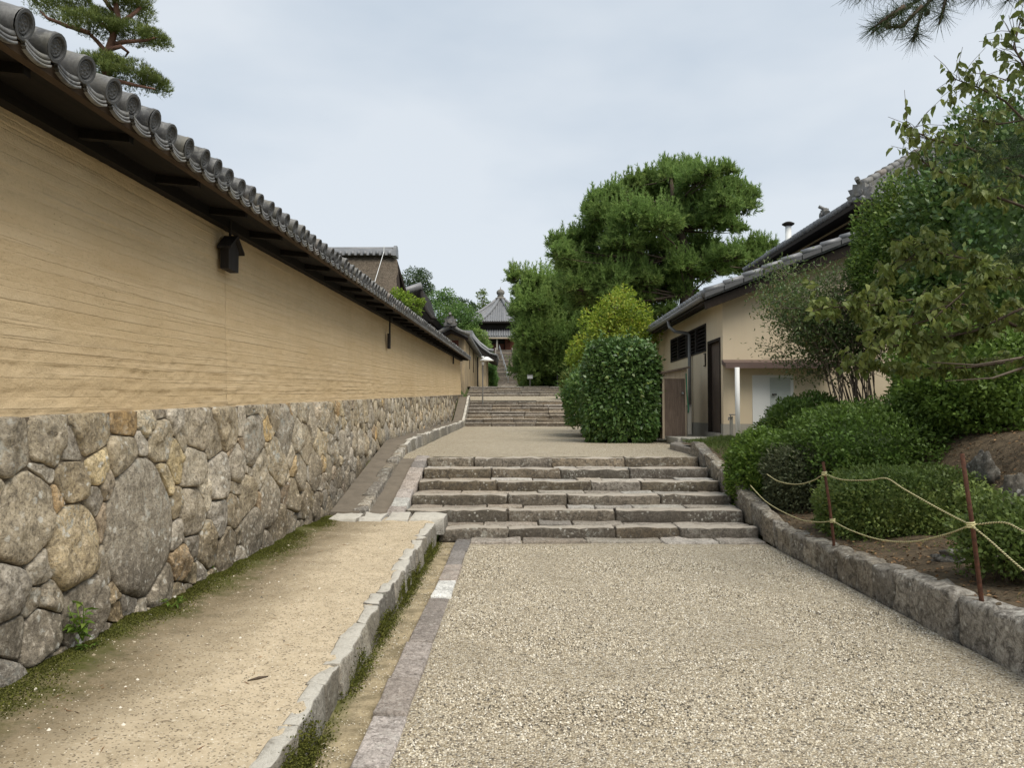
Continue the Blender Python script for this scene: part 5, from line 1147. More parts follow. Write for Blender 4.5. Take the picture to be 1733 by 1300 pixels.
def shrub(name, label, cat, c, r, n, L_, W_, mat, flat=None, lump=.2, top=None, group=None, cores=True, up=.35, shell=.78, stems=3):
    """dense clipped shrub: leaves through the outer part of a lumpy ellipsoid (flat<1 gives a boxier form), twiggy stems inside"""
    t = empty(name, (c[0], c[1], c[2] - r[2])); tag(t, label, cat, group)
    n = int(n * 2.4); L_ *= 1.08; W_ *= 1.15
    d = rdir(n); d = d[(d[:, 2] > -.75)]; n = len(d); dd = d if not flat else d / (np.abs(d) ** (2 / flat)).sum(1, keepdims=True) ** (flat / 2)
    lum = 1 + lump * vnoise(d, 2.6, c[0]) + lump * .6 * vnoise(d, 6.5, c[1] + 5)
    rr = (shell * .9 + (1 - shell * .9) * rng.uniform(0, 1, n) ** .6) * lum
    P = np.array(c) + dd * np.array(r) * rr[:, None]
    D = unit(d * .8 + rng.normal(size=(n, 3)) * .55 + np.array([0, 0, up]))
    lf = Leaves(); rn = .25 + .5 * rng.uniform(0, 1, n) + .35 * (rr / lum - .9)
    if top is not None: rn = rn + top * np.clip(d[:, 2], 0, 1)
    lf.quads(P, D, L_ * rng.uniform(.7, 1.25, n), W_ * rng.uniform(.8, 1.2, n), .12, d, rn); m = max(24, int(60 * (r[0] + r[1]) * r[2])); sd_ = rdir(m); sd_[:, 2] = np.abs(sd_[:, 2]) * .9 - .15; sdd = sd_ if not flat else sd_ / (np.abs(sd_) ** (2 / flat)).sum(1, keepdims=True) ** (flat / 2)
    b0_ = np.array(c) + sdd * np.array(r) * .93; ax_ = unit(sd_ * .6 + np.array([0, 0, .7]) + rng.normal(size=(m, 3)) * .35); ln_ = L_ * rng.uniform(1.2, 3.6, (m, 1))
    for f_ in np.linspace(.15, 1., 7): lf.quads(b0_ + ax_ * ln_ * f_, unit(ax_ * .7 + rng.normal(size=(m, 3)) * .7), L_ * rng.uniform(.7, 1.15, m), W_, .15, ax_, .45 + .5 * rng.uniform(0, 1, m))
    fo = lf.build('foliage', mat, t)
    if cores: core('inner_foliage', c, r, mat, fo, shell * .80, flat)
    for k in range(stems):
        mb = MB(); a_ = 2 * math.pi * k / max(1, stems) + c[0]; q = Vector(c); b0 = Vector((c[0] + r[0] * .2 * math.cos(a_), c[1] + r[1] * .2 * math.sin(a_), c[2] - r[2] - .12))
        mb.tube([b0, b0.lerp(q, .5) + Vector((.05 * math.cos(a_), .05 * math.sin(a_), 0)), q], [.025, .02, .012], 6); mb.build('stem', 'bark', t)
    return t
def limb(mb, p0, p1, r0, r1, sag=0., n=6, wob=.06, seg=6):
    p0, p1 = Vector(p0), Vector(p1); pts = []; rad = []; sd = random.random() * 50; l = (p1 - p0).length
    for i in range(n + 1):
        f = i / n; q = p0.lerp(p1, f); e = math.sin(f * math.pi)
        q += Vector((mnoise.noise(Vector((f * 3, sd, 0))), mnoise.noise(Vector((f * 3, sd, 9))), mnoise.noise(Vector((f * 3, sd, 19))))) * l * wob * e; q.z -= sag * e * l
        pts.append(q); rad.append(r0 + (r1 - r0) * f)
    mb.tube(pts, rad, seg); return pts
def pine(name, label, clumps, trunk, mat, bark='bark', nb=26, L_=.26, w_=.035, k=7, shoots=True, tuft_sc=1., flatten=.75):
    """clumps: (x,y,z,r); trunk: list of points with radii. Branchlets with needle tufts fill each clump, upright shoots on top."""
    t = empty(name, trunk[0][:3]); tag(t, label, 'pine tree')
    mb = MB(); mb.tube([q[:3] for q in trunk], [q[3] for q in trunk], 9); mb.build('trunk', bark, t, True)
    br = MB(); lf = Leaves(); TP = [Vector(q[:3]) for q in trunk]
    for (x, y, z, r) in clumps:
        c = Vector((x, y, z)); tp = min(TP[1:], key=lambda q: (q - c).length + abs(q.z - (z - r)) * .8)
        limb(br, tp, c - Vector((0, 0, r * .3)), .02 + .035 * r * 2, .015, .03, 5, .08, 5)
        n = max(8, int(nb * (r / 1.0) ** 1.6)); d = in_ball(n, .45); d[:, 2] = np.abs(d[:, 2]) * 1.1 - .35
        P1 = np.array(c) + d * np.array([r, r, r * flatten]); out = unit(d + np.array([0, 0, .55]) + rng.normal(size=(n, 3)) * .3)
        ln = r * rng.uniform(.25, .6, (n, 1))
        tone = .10 + .6 * rng.uniform(0, 1, n) + .38 * d[:, 2]  # needle tone rises towards clump tops: light from above put into the colour
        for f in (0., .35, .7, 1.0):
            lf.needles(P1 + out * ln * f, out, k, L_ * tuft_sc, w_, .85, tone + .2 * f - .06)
            if f > .3: lf.needles(P1 + out * ln * f + rng.normal(size=(n, 3)) * ln * .35, out, k, L_ * tuft_sc, w_, .95, tone + .1 * f)
        for i in range(0, n, 3): br.tube([tuple(c.lerp(Vector(P1[i]), .2)), tuple(P1[i]), tuple(P1[i] + out[i] * ln[i])], [.02, .014, .008], 4)
        if shoots:
            m = max(2, int(n * .34)); pk = rng.integers(0, n, m); b_ = P1[pk] + out[pk] * ln[pk]; upv = unit(np.array([0, 0, 1.]) + rng.normal(size=(m, 3)) * .25)
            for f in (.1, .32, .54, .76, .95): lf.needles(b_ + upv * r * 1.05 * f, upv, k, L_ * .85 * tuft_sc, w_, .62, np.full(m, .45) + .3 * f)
    br.build('branches', bark, t, True); lf.build('crown', mat, t); return t
def broadleaf(name, label, cat, clumps, base, mat, L_, W_, dens=240, r0=.2, bark='bark', droop=.1, up=.2, sh=.45, lift=0.):
    t = empty(name, base); tag(t, label, cat); base = Vector(base)
    cen = sum((Vector(c[:3]) for c in clumps), Vector()) / len(clumps); zlo = min(c[2] - c[3] for c in clumps); fork = Vector((base.x * .5 + cen.x * .5, base.y * .5 + cen.y * .5, max(base.z + .3, zlo + .1)))
    mb = MB(); limb(mb, base, fork, r0, r0 * .7, 0, 5, .03, 8); mb.build('trunk', bark, t, True); br = MB(); lf = Leaves()
    for (x, y, z, r) in clumps:
        limb(br, fork, (x, y, z), r0 * .45, .02, .02, 5, .08, 5)
        n = int(dens / 400. * 17 * r * r / (L_ * W_)) + 20; d = in_ball(n, sh); q = 1 + .25 * vnoise(d, 2.5, x)
        P = np.array([x, y, z]) + d * r * q[:, None] * np.array([1, 1, .85]); D = unit(d + rng.normal(size=(n, 3)) * .7 + np.array([0, 0, up]))
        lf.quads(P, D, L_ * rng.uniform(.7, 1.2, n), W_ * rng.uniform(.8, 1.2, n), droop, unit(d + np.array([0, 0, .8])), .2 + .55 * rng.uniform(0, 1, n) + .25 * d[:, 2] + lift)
    br.build('branches', bark, t, True); lf.build('crown', mat, t); return t

# ------------------------------------------------------------------ large pine and its neighbours
zo = lambda zx, zy, zr, Y, j=0.: (lambda p: (p.x, p.y, p.z, zr / 3.466 * Y / 1300))(aY(850 + zx / 3.466, 250 + zy / 3.466, Y + j))
big = '985,110,42 1090,130,55 1200,160,55 1320,140,45 840,180,45 760,220,55 1000,190,85 1130,210,85 1310,240,75 1440,280,55 1410,360,75 1290,340,85 565,300,50 640,280,55 700,340,95 860,290,95 960,340,100 1100,340,105 515,375,50 585,410,80 760,430,100 930,450,105 1100,450,105 1230,430,85 1330,470,55 1390,480,35 430,530,60 540,540,80 330,570,50 345,630,55 400,690,75 700,560,105 880,590,105 1060,590,95 1200,600,75 1330,640,75 1440,620,65 1540,590,60 1480,680,65 600,700,105 760,720,105 930,720,105 1230,720,75 1350,720,65 460,770,100 650,860,90 850,850,95 960,870,75 520,880,100 800,980,90 950,960,60 700,640,90 1000,800,80 620,960,95 720,1060,90 560,1060,80 860,1060,80 780,880,90 600,1150,80 700,1150,80 450,700,85 520,780,90 430,830,85 560,860,90 480,920,90 640,780,90 720,820,90 820,780,85 900,800,85 1050,700,80 1130,660,80 1150,760,60 1060,850,60 380,600,60 640,480,90 480,620,70'
pr_ = random.Random(2)
cl = []
for s_ in big.split():
    a_, b_, c_ = map(float, s_.split(',')); cl.append(zo(a_, b_, c_ * 1.0, 38 + pr_.uniform(-2.5, 2.5)))
def trk(pts, Y): return [(*aY(px, py, Y), r) for px, py, r in pts]
pine('pine_tree', 'tall spreading green pine rising behind the hedge and outbuilding', cl, trk([(1150, 640, .42), (1157, 560, .38), (1163, 500, .33), (1165, 440, .26), (1150, 390, .2), (1140, 340, .13), (1135, 300, .07)], 38), 'pine_needle', nb=190, L_=.21, w_=.04, k=6, flatten=.8)
sm = '100,770,48 190,810,60 120,850,45 300,870,95 400,800,80 180,930,75 340,970,110 200,1020,85 480,990,90 250,1120,100 390,1120,95 160,1090,60 120,960,50 520,1080,80 470,1180,80 330,1210,80 200,1180,70 150,1170,45 170,1290,80 280,1310,90 400,1300,90 500,1290,80 230,1380,70 350,1380,80 480,1370,70 580,1330,80'
pine('pine_tree', 'lower dark pine beside the far staircase, left of the tall pine', [zo(*[float(q) * (1.2 if i == 2 else 1) for i, q in enumerate(s_.split(','))], 46 + pr_.uniform(-2, 2)) for s_ in sm.split()], trk([(925, 655, .25), (922, 600, .22), (915, 540, .16), (905, 500, .1)], 46), 'pine_needle', nb=170, L_=.22, w_=.045, k=6, flatten=.85)
# niwaki pine behind the wall: trained cloud pads on a reddish trunk
nk = empty('cloud_pruned_pine', (-4.9, 9.2, 1.)); tag(nk, 'cloud pruned pine with reddish trunk behind the tiled wall coping', 'pine tree')
NY = 9.2; N_ = lambda px, py, j=0.: aY(px, py, NY + j)
mb = MB(); mb.tube([N_(172, 420), N_(176, 250), N_(180, 150), N_(181, 92), N_(192, 60), N_(200, 28), N_(190, -20), N_(185, -60)], [.08, .07, .058, .05, .04, .034, .026, .015], 10); mb.build('trunk', 'bark_red', nk, True)
lim = [[(180, 88), (165, 70), (150, 55), (135, 48)], [(150, 55), (110, 42), (80, 30), (68, 18)], [(184, 76), (215, 70), (245, 68), (268, 62)], [(196, 40), (220, 28), (238, 12)], [(182, 84), (205, 78), (217, 88), (212, 95)], [(178, 130), (205, 138), (235, 145), (262, 150)], [(178, 150), (160, 130), (140, 112)], [(192, 20), (178, 0), (165, -15)], [(195, 60), (180, 45), (160, 30)]]
br = MB()
for l_ in lim:
    pts = [N_(a_, b_, pr_.uniform(-.1, .1)) for a_, b_ in l_]; br.tube(pts, [.03, .025, .018, .01][:len(pts)], 7)
br.build('branches', 'bark_red', nk, True)
lf = Leaves()
for px0, py0, w_, h_, dep in ((100, 18, 45, 13, .4), (135, 5, 25, 12, .35), (157, 42, 46, 16, .42), (180, 32, 22, 12, .3), (222, 14, 36, 15, .4), (215, -8, 40, 14, .4), (228, 58, 36, 14, .4), (262, 64, 24, 10, .3), (225, 128, 52, 25, .5), (165, 110, 28, 14, .35), (262, 140, 26, 16, .35), (190, 105, 26, 12, .3), (185, -30, 45, 14, .4)):
    c_ = N_(px0, py0, pr_.uniform(-.2, .2)); rx = w_ * NY / 1300; rz2 = h_ * .8 * NY / 1300; n = int(1000 * rx / .3)
    d = in_ball(n, .3); d[:, 2] = np.abs(d[:, 2]) * 1.5 - .5; P = np.array(c_) + d * np.array([rx, dep, rz2]) * (1 + .25 * vnoise(d, 3., px0))[:, None]
    lf.needles(P, unit(d * .4 + np.array([0, 0, 1.]) + rng.normal(size=(n, 3)) * .35), 6, .045, .005, .8, .2 + .75 * d[:, 2] + .25 * rng.uniform(0, 1, n))  # pad tops paler, undersides darker: top light painted into the needle tone
    tw = MB()
lf.build('crown', 'niwaki_needle', nk)

# ------------------------------------------------------------------ clipped hedge and yellow-green tree
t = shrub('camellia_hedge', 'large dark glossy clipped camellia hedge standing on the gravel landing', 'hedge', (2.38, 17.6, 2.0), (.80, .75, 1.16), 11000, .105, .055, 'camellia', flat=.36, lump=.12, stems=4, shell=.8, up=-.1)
shrub('camellia_hedge', 'lighter leafy hedge bulging behind the left side of the dark camellia hedge', 'hedge', (2.05, 20.6, 1.9), (.72, 1.4, .85), 3600, .10, .05, 'broadleaf', flat=.75, lump=.2, stems=2, shell=.75)
yl = [(1010, 545, 28), (1040, 520, 26), (1055, 500, 18), (1075, 530, 24), (1095, 560, 22), (1030, 560, 34), (1065, 565, 34), (985, 585, 20), (975, 605, 18), (1000, 600, 26), (1100, 585, 18), (1050, 590, 30), (1045, 495, 10)]
broadleaf('yellow_green_tree', 'small tree with bright yellow green leaves behind the clipped hedge', 'tree', [(*aY(px, py, 23 + pr_.uniform(-.8, .8)), r * 23 / 1300 * 1.1) for px, py, r in yl], (2.9, 23.2, .95), 'yellow_leaf', .11, .055, 330, .07, 'bark', .15, .2, .2)
shrub('low_bush', 'tuft of bright grass-like leaves beside the upper steps', 'bush', aY(968, 650, 33) , (.4, .4, .5), 900, .28, .03, 'grass', lump=.2, cores=False, up=.9, shell=.3, stems=0)
# low hedges by the far staircase
def box_hedge(name, label, p0, p1, hgt, Y0, Y1, mat, n, L_):
    c = ((p0 + p1) / 2, (Y0 + Y1) / 2, hgt[0] + (hgt[1] - hgt[0]) / 2)
    return shrub(name, label, 'hedge', c, (abs(p1 - p0) / 2, (Y1 - Y0) / 2, (hgt[1] - hgt[0]) / 2), n, L_, L_ * .55, mat, flat=.45, lump=.08, stems=0)
box_hedge('low_hedge', 'long clipped dark hedge right of the far staircase foot', aY(884, 650, 60).x, aY(960, 650, 60).x, (3.4, aY(920, 637, 60).z), 59, 62, 'broadleaf_dark', 5000, .17)
shrub('low_hedge', 'rounded light green bush at the right foot of the far staircase', 'bush', tuple(aY(893, 640, 64)), (.75, .8, .85), 1500, .15, .09, 'hedge_light', lump=.15, stems=1)
shrub('clipped_bush', 'rounded green bush between the gate and the far staircase', 'bush', tuple(aY(829, 640, 58)), (.5, .9, .95), 1900, .14, .08, 'broadleaf', flat=.8, lump=.15, stems=1)
# planted bank beside the staircase
for i, (px, py, Y, r_, lab) in enumerate(((890, 612, 82, 1.0, 'pale green shrub beside the top of the far staircase'), (905, 628, 78, 1.3, 'green shrub on the bank halfway up the far staircase'), (925, 640, 74, 1.2, 'green shrub low on the bank beyond the small signboard'))):
    p = aY(px, py, Y); shrub('bank_shrub', lab, 'bush', tuple(p), (r_ * 1.2, r_, r_ * .9), 1700, .22, .11, 'hedge_light', lump=.25, stems=1)

# ------------------------------------------------------------------ trees behind wall and round the hall
def px_tree(name, label, lst, Y, mat, L_, dens, r0=.2, jit=1.5, sh=.3, cat='tree', lift=0.):
    cl_ = [(*aY(px, py, Y + pr_.uniform(-jit, jit)), r * Y / 1300) for px, py, r in lst]
    bx = sum(c[0] for c in cl_) / len(cl_); return broadleaf(name, label, cat, cl_, (bx, Y, gz(bx, Y) - .1), mat, L_, L_ * .55, dens, r0, lift=lift, sh=sh)
px_tree('round_tree', 'round dark tree against the sky right of the thatched roof', [(700, 470, 20), (715, 468, 16), (690, 490, 18), (720, 490, 16), (705, 495, 20), (728, 488, 9), (700, 510, 20)], 70, 'broadleaf_dark', .17, 400, .3)
px_tree('green_tree', 'mid green leafy tree left of the distant hall', [(740, 505, 16), (755, 500, 15), (765, 520, 20), (745, 530, 22), (785, 530, 18), (750, 550, 20), (775, 545, 22), (735, 515, 10), (800, 540, 16)], 62, 'broadleaf', .17, 420, .25)
px_tree('pine_like_tree', 'feathery dark green tree in front of the hall roof, left side', [(788, 556, 15), (802, 558, 11), (815, 568, 11), (800, 570, 18), (815, 580, 16), (790, 585, 16), (825, 588, 9), (805, 600, 14), (780, 570, 18)], 66, 'pine_needle', .17, 420, .2)
px_tree('dark_tree', 'dark tree crown on the skyline left of the hall roof', [(775, 515, 14), (790, 518, 14), (765, 525, 14), (800, 525, 12)], 105, 'broadleaf_dark', .3, 420, .3)
px_tree('pale_tree', 'pale yellowish tree on the skyline behind the hall roof', [(815, 500, 9), (820, 515, 12), (808, 525, 14), (828, 520, 10), (818, 493, 5), (840, 520, 10)], 108, 'hedge_light', .28, 300, .3, lift=.3)
px_tree('maple_tree', 'bright yellow green tree top just above the wall coping', [(672, 497, 11), (685, 505, 13), (700, 515, 13), (678, 512, 12), (705, 527, 10), (690, 525, 12), (712, 512, 8), (668, 505, 8)], 24, 'yellow_leaf', .10, 420, .06, .4, lift=-.2)
px_tree('dark_tree', 'dark broadleaf mass behind the tall pine and yellow tree', [(900, 600, 30), (930, 610, 35), (960, 590, 35), (990, 600, 40), (1030, 600, 40), (950, 640, 25), (1000, 640, 30)], 56, 'broadleaf_dark', .26, 400, .3, 2.)
px_tree('dark_tree', 'dark tree behind the right end of the hall', [(890, 560, 16), (900, 580, 18), (885, 585, 12), (895, 600, 14), (905, 545, 14)], 95, 'broadleaf_dark', .3, 420, .3, 1.)

# ------------------------------------------------------------------ planted bank on the right
SH = lambda px, py, Y: tuple(aY(px, py, Y))
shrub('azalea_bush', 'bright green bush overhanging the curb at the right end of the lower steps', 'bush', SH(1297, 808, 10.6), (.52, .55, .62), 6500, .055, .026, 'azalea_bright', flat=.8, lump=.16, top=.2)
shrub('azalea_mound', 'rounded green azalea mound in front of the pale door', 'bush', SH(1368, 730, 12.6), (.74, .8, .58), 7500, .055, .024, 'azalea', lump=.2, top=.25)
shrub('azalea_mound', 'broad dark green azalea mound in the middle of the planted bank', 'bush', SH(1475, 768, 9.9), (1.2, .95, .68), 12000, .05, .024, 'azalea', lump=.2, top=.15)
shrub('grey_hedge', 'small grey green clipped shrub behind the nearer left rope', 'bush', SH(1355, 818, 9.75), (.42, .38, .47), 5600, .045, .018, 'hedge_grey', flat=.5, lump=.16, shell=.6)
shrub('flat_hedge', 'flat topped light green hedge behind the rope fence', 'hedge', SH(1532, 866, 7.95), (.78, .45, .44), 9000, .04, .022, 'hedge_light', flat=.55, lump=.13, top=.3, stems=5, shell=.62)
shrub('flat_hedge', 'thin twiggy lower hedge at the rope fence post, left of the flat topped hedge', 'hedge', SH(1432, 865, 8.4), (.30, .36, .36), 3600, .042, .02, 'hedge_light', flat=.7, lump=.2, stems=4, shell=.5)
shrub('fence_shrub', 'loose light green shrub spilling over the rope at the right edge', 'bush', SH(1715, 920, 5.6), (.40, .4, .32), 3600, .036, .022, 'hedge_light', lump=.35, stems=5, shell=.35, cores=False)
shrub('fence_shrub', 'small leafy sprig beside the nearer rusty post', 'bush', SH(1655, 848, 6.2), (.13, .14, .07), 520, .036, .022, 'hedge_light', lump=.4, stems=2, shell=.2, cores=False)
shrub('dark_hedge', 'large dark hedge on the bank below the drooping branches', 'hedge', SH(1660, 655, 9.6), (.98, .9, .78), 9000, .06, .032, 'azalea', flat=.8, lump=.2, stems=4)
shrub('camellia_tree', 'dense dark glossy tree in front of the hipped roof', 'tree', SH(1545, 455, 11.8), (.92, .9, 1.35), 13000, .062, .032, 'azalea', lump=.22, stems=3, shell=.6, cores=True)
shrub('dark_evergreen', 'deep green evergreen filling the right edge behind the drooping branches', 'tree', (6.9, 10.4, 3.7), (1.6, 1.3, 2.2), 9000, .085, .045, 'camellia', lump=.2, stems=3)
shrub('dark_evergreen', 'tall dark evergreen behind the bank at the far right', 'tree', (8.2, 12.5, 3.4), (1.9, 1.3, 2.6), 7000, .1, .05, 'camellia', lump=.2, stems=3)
# nandina thicket
nd = empty('nandina_thicket', (4.95, 12.6, 1.1)); tag(nd, 'tall thicket of slender stems with feathery leaves before the cream wall', 'shrub')
lf = Leaves(); nr = random.Random(8)
b0 = aY(1450, 700, 12.5)
for i in range(34):
    bx = b0 + Vector((nr.uniform(-.28, .32), nr.uniform(-.35, .35), -.5)); tx = aY(nr.uniform(1312, 1512), nr.choice((nr.uniform(455, 520), nr.uniform(500, 600))), 12.5 + nr.uniform(-.9, .9))
    mid = bx.lerp(tx, .5) + Vector(((bx.x - tx.x) * .22, 0, .15)); pts = [bx, bx.lerp(mid, .55), mid, mid.lerp(tx, .6), tx]
    st_ = MB(); st_.tube(pts, [.011, .010, .009, .007, .004], 5)
    for f in np.linspace(.35, 1.05, 6):
        q = mid.lerp(tx, f) if f > .3 else mid; n = 85; sp = .21
        tw = np.array(q) + rng.normal(size=(n, 3)) * np.array([sp, sp, .13]); D = unit(rng.normal(size=(n, 3)) + np.array([0, 0, -.3]))
        lf.quads(tw, D, .07 * rng.uniform(.7, 1.2, n), .027, .2, np.tile([0, 0, 1.], (n, 1)), np.clip(.25 + .5 * rng.uniform(0, 1, n) + (.35 if tx.x < 4.3 and tx.z < 3.4 else 0), 0, 1))
        for k in range(3): e_ = Vector(tw[k]); st_.tube([q, e_], [.005, .003], 4)
    st_.build('stem', 'twig', nd, True)
lf.build('foliage', 'nandina', nd)

# dogwood: long arching branches from beyond the right edge with drooping leaves
dw = empty('dogwood_tree', (5.6, 7.2, 1.)); tag(dw, 'dogwood tree with drooping olive leaves reaching in from the right', 'tree')
mb = MB(); mb.tube([(5.6, 7.2, .9), (5.55, 7.2, 2.), (5.45, 7.1, 3.2), (5.35, 7.0, 4.6), (5.3, 7., 6.2)], [.11, .1, .08, .055, .02], 8); mb.build('trunk', 'bark', dw, True)
br = MB(); lf = Leaves(); dr_ = random.Random(13); LP = []; LD = []
DW = lambda px, py, j=0.: aY(px, py, 6.9 + j)
paths = [[(1900, 470), (1733, 300), (1640, 250), (1575, 235), (1535, 215)], [(1900, 420), (1760, 230), (1700, 170), (1650, 145), (1612, 132)], [(1850, 300), (1760, 150), (1715, 80), (1728, 30)], [(1900, 560), (1733, 350), (1650, 320), (1580, 285), (1545, 262)],
         [(1900, 600), (1733, 470), (1640, 440), (1560, 420), (1500, 470)], [(1900, 700), (1733, 610), (1640, 622), (1540, 625), (1430, 612)], [(1900, 720), (1733, 560), (1660, 520), (1560, 505), (1450, 520), (1395, 520)], [(1900, 620), (1733, 520), (1650, 560), (1560, 580), (1470, 590)],
         [(1900, 650), (1740, 470), (1660, 470), (1580, 540), (1500, 560)], [(1850, 380), (1750, 200), (1690, 210), (1640, 200)], [(1850, 330), (1745, 120), (1690, 140)]]
for pth in paths:
    j = dr_.uniform(-.7, .7); pts = [DW(a_, b_, j + dr_.uniform(-.12, .12)) for a_, b_ in pth]; pts[0] = Vector((5.45, 7.1, min(4.6, max(2.2, pts[0].z))))
    rad = list(np.linspace(.016, .004, len(pts))); br.tube(pts, rad, 6)
    for a_, c_ in zip(pts[1:-1], pts[2:]):
        for k in range(14):
            q = a_.lerp(c_, dr_.random()); d = (c_ - a_).normalized() * .5 + Vector((dr_.uniform(-1, 1), dr_.uniform(-1, 1), dr_.uniform(-.35, .75)))
            l = dr_.uniform(.12, .34); e = q + d.normalized() * l; br.tube([q, q.lerp(e, .5) + Vector((0, 0, .02)), e], [.003, .0024, .0018], 4)
            for m in range(dr_.randint(5, 8)):
                f = dr_.uniform(.35, 1.) ; LP.append(q.lerp(e, f)); LD.append((dr_.uniform(-.7, .7), dr_.uniform(-.7, .7), dr_.uniform(-1., -.15)))
    for m in range(5): LP.append(pts[-1]); LD.append((dr_.uniform(-.8, .8), dr_.uniform(-.8, .8), dr_.uniform(-.9, .1)))
LP = np.array([tuple(p) for p in LP]); LD = np.array(LD); n = len(LP)
kp = (LP[:, 2] < 3.6) | (rng.uniform(0, 1, len(LP)) < .55); LP, LD = LP[kp], LD[kp]; lo = LP[:, 2] < 3.6
LP = np.concatenate([LP, LP[lo] + rng.normal(size=LP[lo].shape) * .03]); LD = np.concatenate([LD, LD[lo] + rng.normal(size=LD[lo].shape) * .3])
lf.folded(LP, LD, .088 * rng.uniform(.7, 1.2, len(LP)), .5, np.clip(.2 + .6 * rng.uniform(0, 1, len(LP)), 0, 1))
br.build('branches', 'bark', dw, True); lf.build('leaves', 'dogwood', dw)
# two bare arching branches low on the right
bb = MB()
for pth in (((1840, 580), (1733, 605), (1650, 618), (1560, 612)), ((1840, 590), (1733, 622), (1680, 640), (1600, 645))):
    bb.tube([aY(a_, b_, 7.2) for a_, b_ in pth], [.018, .014, .010, .004], 6)
bb.build('low_branches', 'twig', dw, True)

# overhanging pine branch, top right
pb = empty('overhanging_pine', (3.4, 2.9, .3)); tag(pb, 'pine branch with long needles hanging in from the top right corner', 'pine tree')
mb = MB(); mb.tube([(4.3, 3.6, .25), (4.25, 3.65, 2.), (4.1, 3.7, 3.6), (3.9, 3.8, 5.2), (3.8, 3.9, 7.)], [.16, .14, .11, .08, .05], 10); mb.build('trunk', 'bark', pb, True)
br = MB(); lf = Leaves(); PB = lambda px, py, j=0.: aY(px, py, 3.9 + j)
twp = [[(1760, -120), (1640, -60), (1570, -10), (1530, 15), (1475, 55)], [(1600, -40), (1560, 20), (1545, 70)], [(1570, -10), (1520, -20), (1440, -10)], [(1640, -60), (1600, 0), (1590, 40)], [(1530, 10), (1500, 30), (1480, 45)], [(1560, 10), (1525, 45), (1505, 45)], [(1760, -120), (1690, -30), (1650, -8)], [(1760, -60), (1725, -15), (1705, 0)]]
for pth in twp:
    j = dr_.uniform(-.25, .25); pts = [PB(a_, b_, j) for a_, b_ in pth]; br.tube(pts, list(np.linspace(.012, .005, len(pts))), 6)
    a_ = pts[0]
    for s_ in range(len(pts) - 1):
        p_, q_ = pts[s_], pts[s_ + 1]; d = (q_ - p_); m = max(4, int(d.length / .011)); f = rng.uniform(0, 1, (m, 1)); P = np.array(p_) + f * np.array(d)
        if s_ >= len(pts) - 3 and pth[s_ + 1][1] > -60: lf.needles(P, np.tile(np.array(d.normalized()) * .8 + np.array([0, 0, -.05]), (m, 1)), 14, .095, .0026, 1.5, rng.uniform(.1, .7, m))
br.tube([(3.9, 3.8, 5.2), PB(1760, -120)], [.04, .014], 6)
br.build('branches', 'bark', pb, True); lf.build('needles', 'pine_dark', pb)
for px, py in ((1569, 20), (1503, 43)):
    mb = MB(); p = PB(px, py); lathe(mb, tuple(p - Vector((0, 0, .02))), [(0, 0), (.012, .006), (.016, .018), (.010, .034), (0, .04)], 8); mb.build('pine_cone', 'bark', pb, True)
lf = Leaves()
# nearer dark pine sprigs at the right edge
for px, py, w_, n in ((1700, 265, 70, 150), (1733, 430, 30, 60)):
    c_ = aY(px, py, 5.6); P = np.array(c_) + rng.normal(size=(n, 3)) * np.array([w_ * .6, w_ * .5, w_ * .35]) * 5.6 / 1300
    lf.needles(P, unit(rng.normal(size=(n, 3)) + np.array([-.6, 0, -.2])), 12, .085, .003, 1.1, rng.uniform(0, .6, n))
lf.build('sprigs', 'pine_dark', pb)
mb = MB(); mb.tube([(4.1, 3.7, 3.6), aY(1800, 250, 5.6), aY(1690, 270, 5.6)], [.03, .015, .005], 6); mb.tube([(4.25, 3.65, 2.6), aY(1800, 430, 5.6), aY(1720, 430, 5.6)], [.03, .015, .005], 6); mb.build('lower_branches', 'bark', pb, True)

# ------------------------------------------------------------------ rope fence
def post(label, f, tp):
    mb = MB(); f, tp = Vector(f), Vector(tp); pts = [f - Vector((0, 0, .15)), f, f.lerp(tp, .5) + Vector((.006, 0, 0)), tp]
    mb.tube(pts, [.015, .015, .0145, .014], 8); o = mb.build('rusty_post', 'rust', None, True); tag(o, label, 'post', 'rusty posts of the rope fence')
    mb = MB(); mb.tube([tp - Vector((0, 0, .06)), tp - Vector((-.02, 0, .075)), tp - Vector((-.035, 0, .06)), tp - Vector((-.02, 0, .045)), tp - Vector((0, 0, .05))], .003, 5); mb.build('wire_loop', 'rust', o)
    return f, tp
f1, t1 = post('farther rusty iron post of the rope fence, in front of the grey green shrub', aZ(1411, 916, .33), aY(1393, 782, 7.5))
f2, t2 = post('nearer rusty iron post of the rope fence at the right edge', aZ(1661, 1016, .34), aY(1628, 768, 5.05))
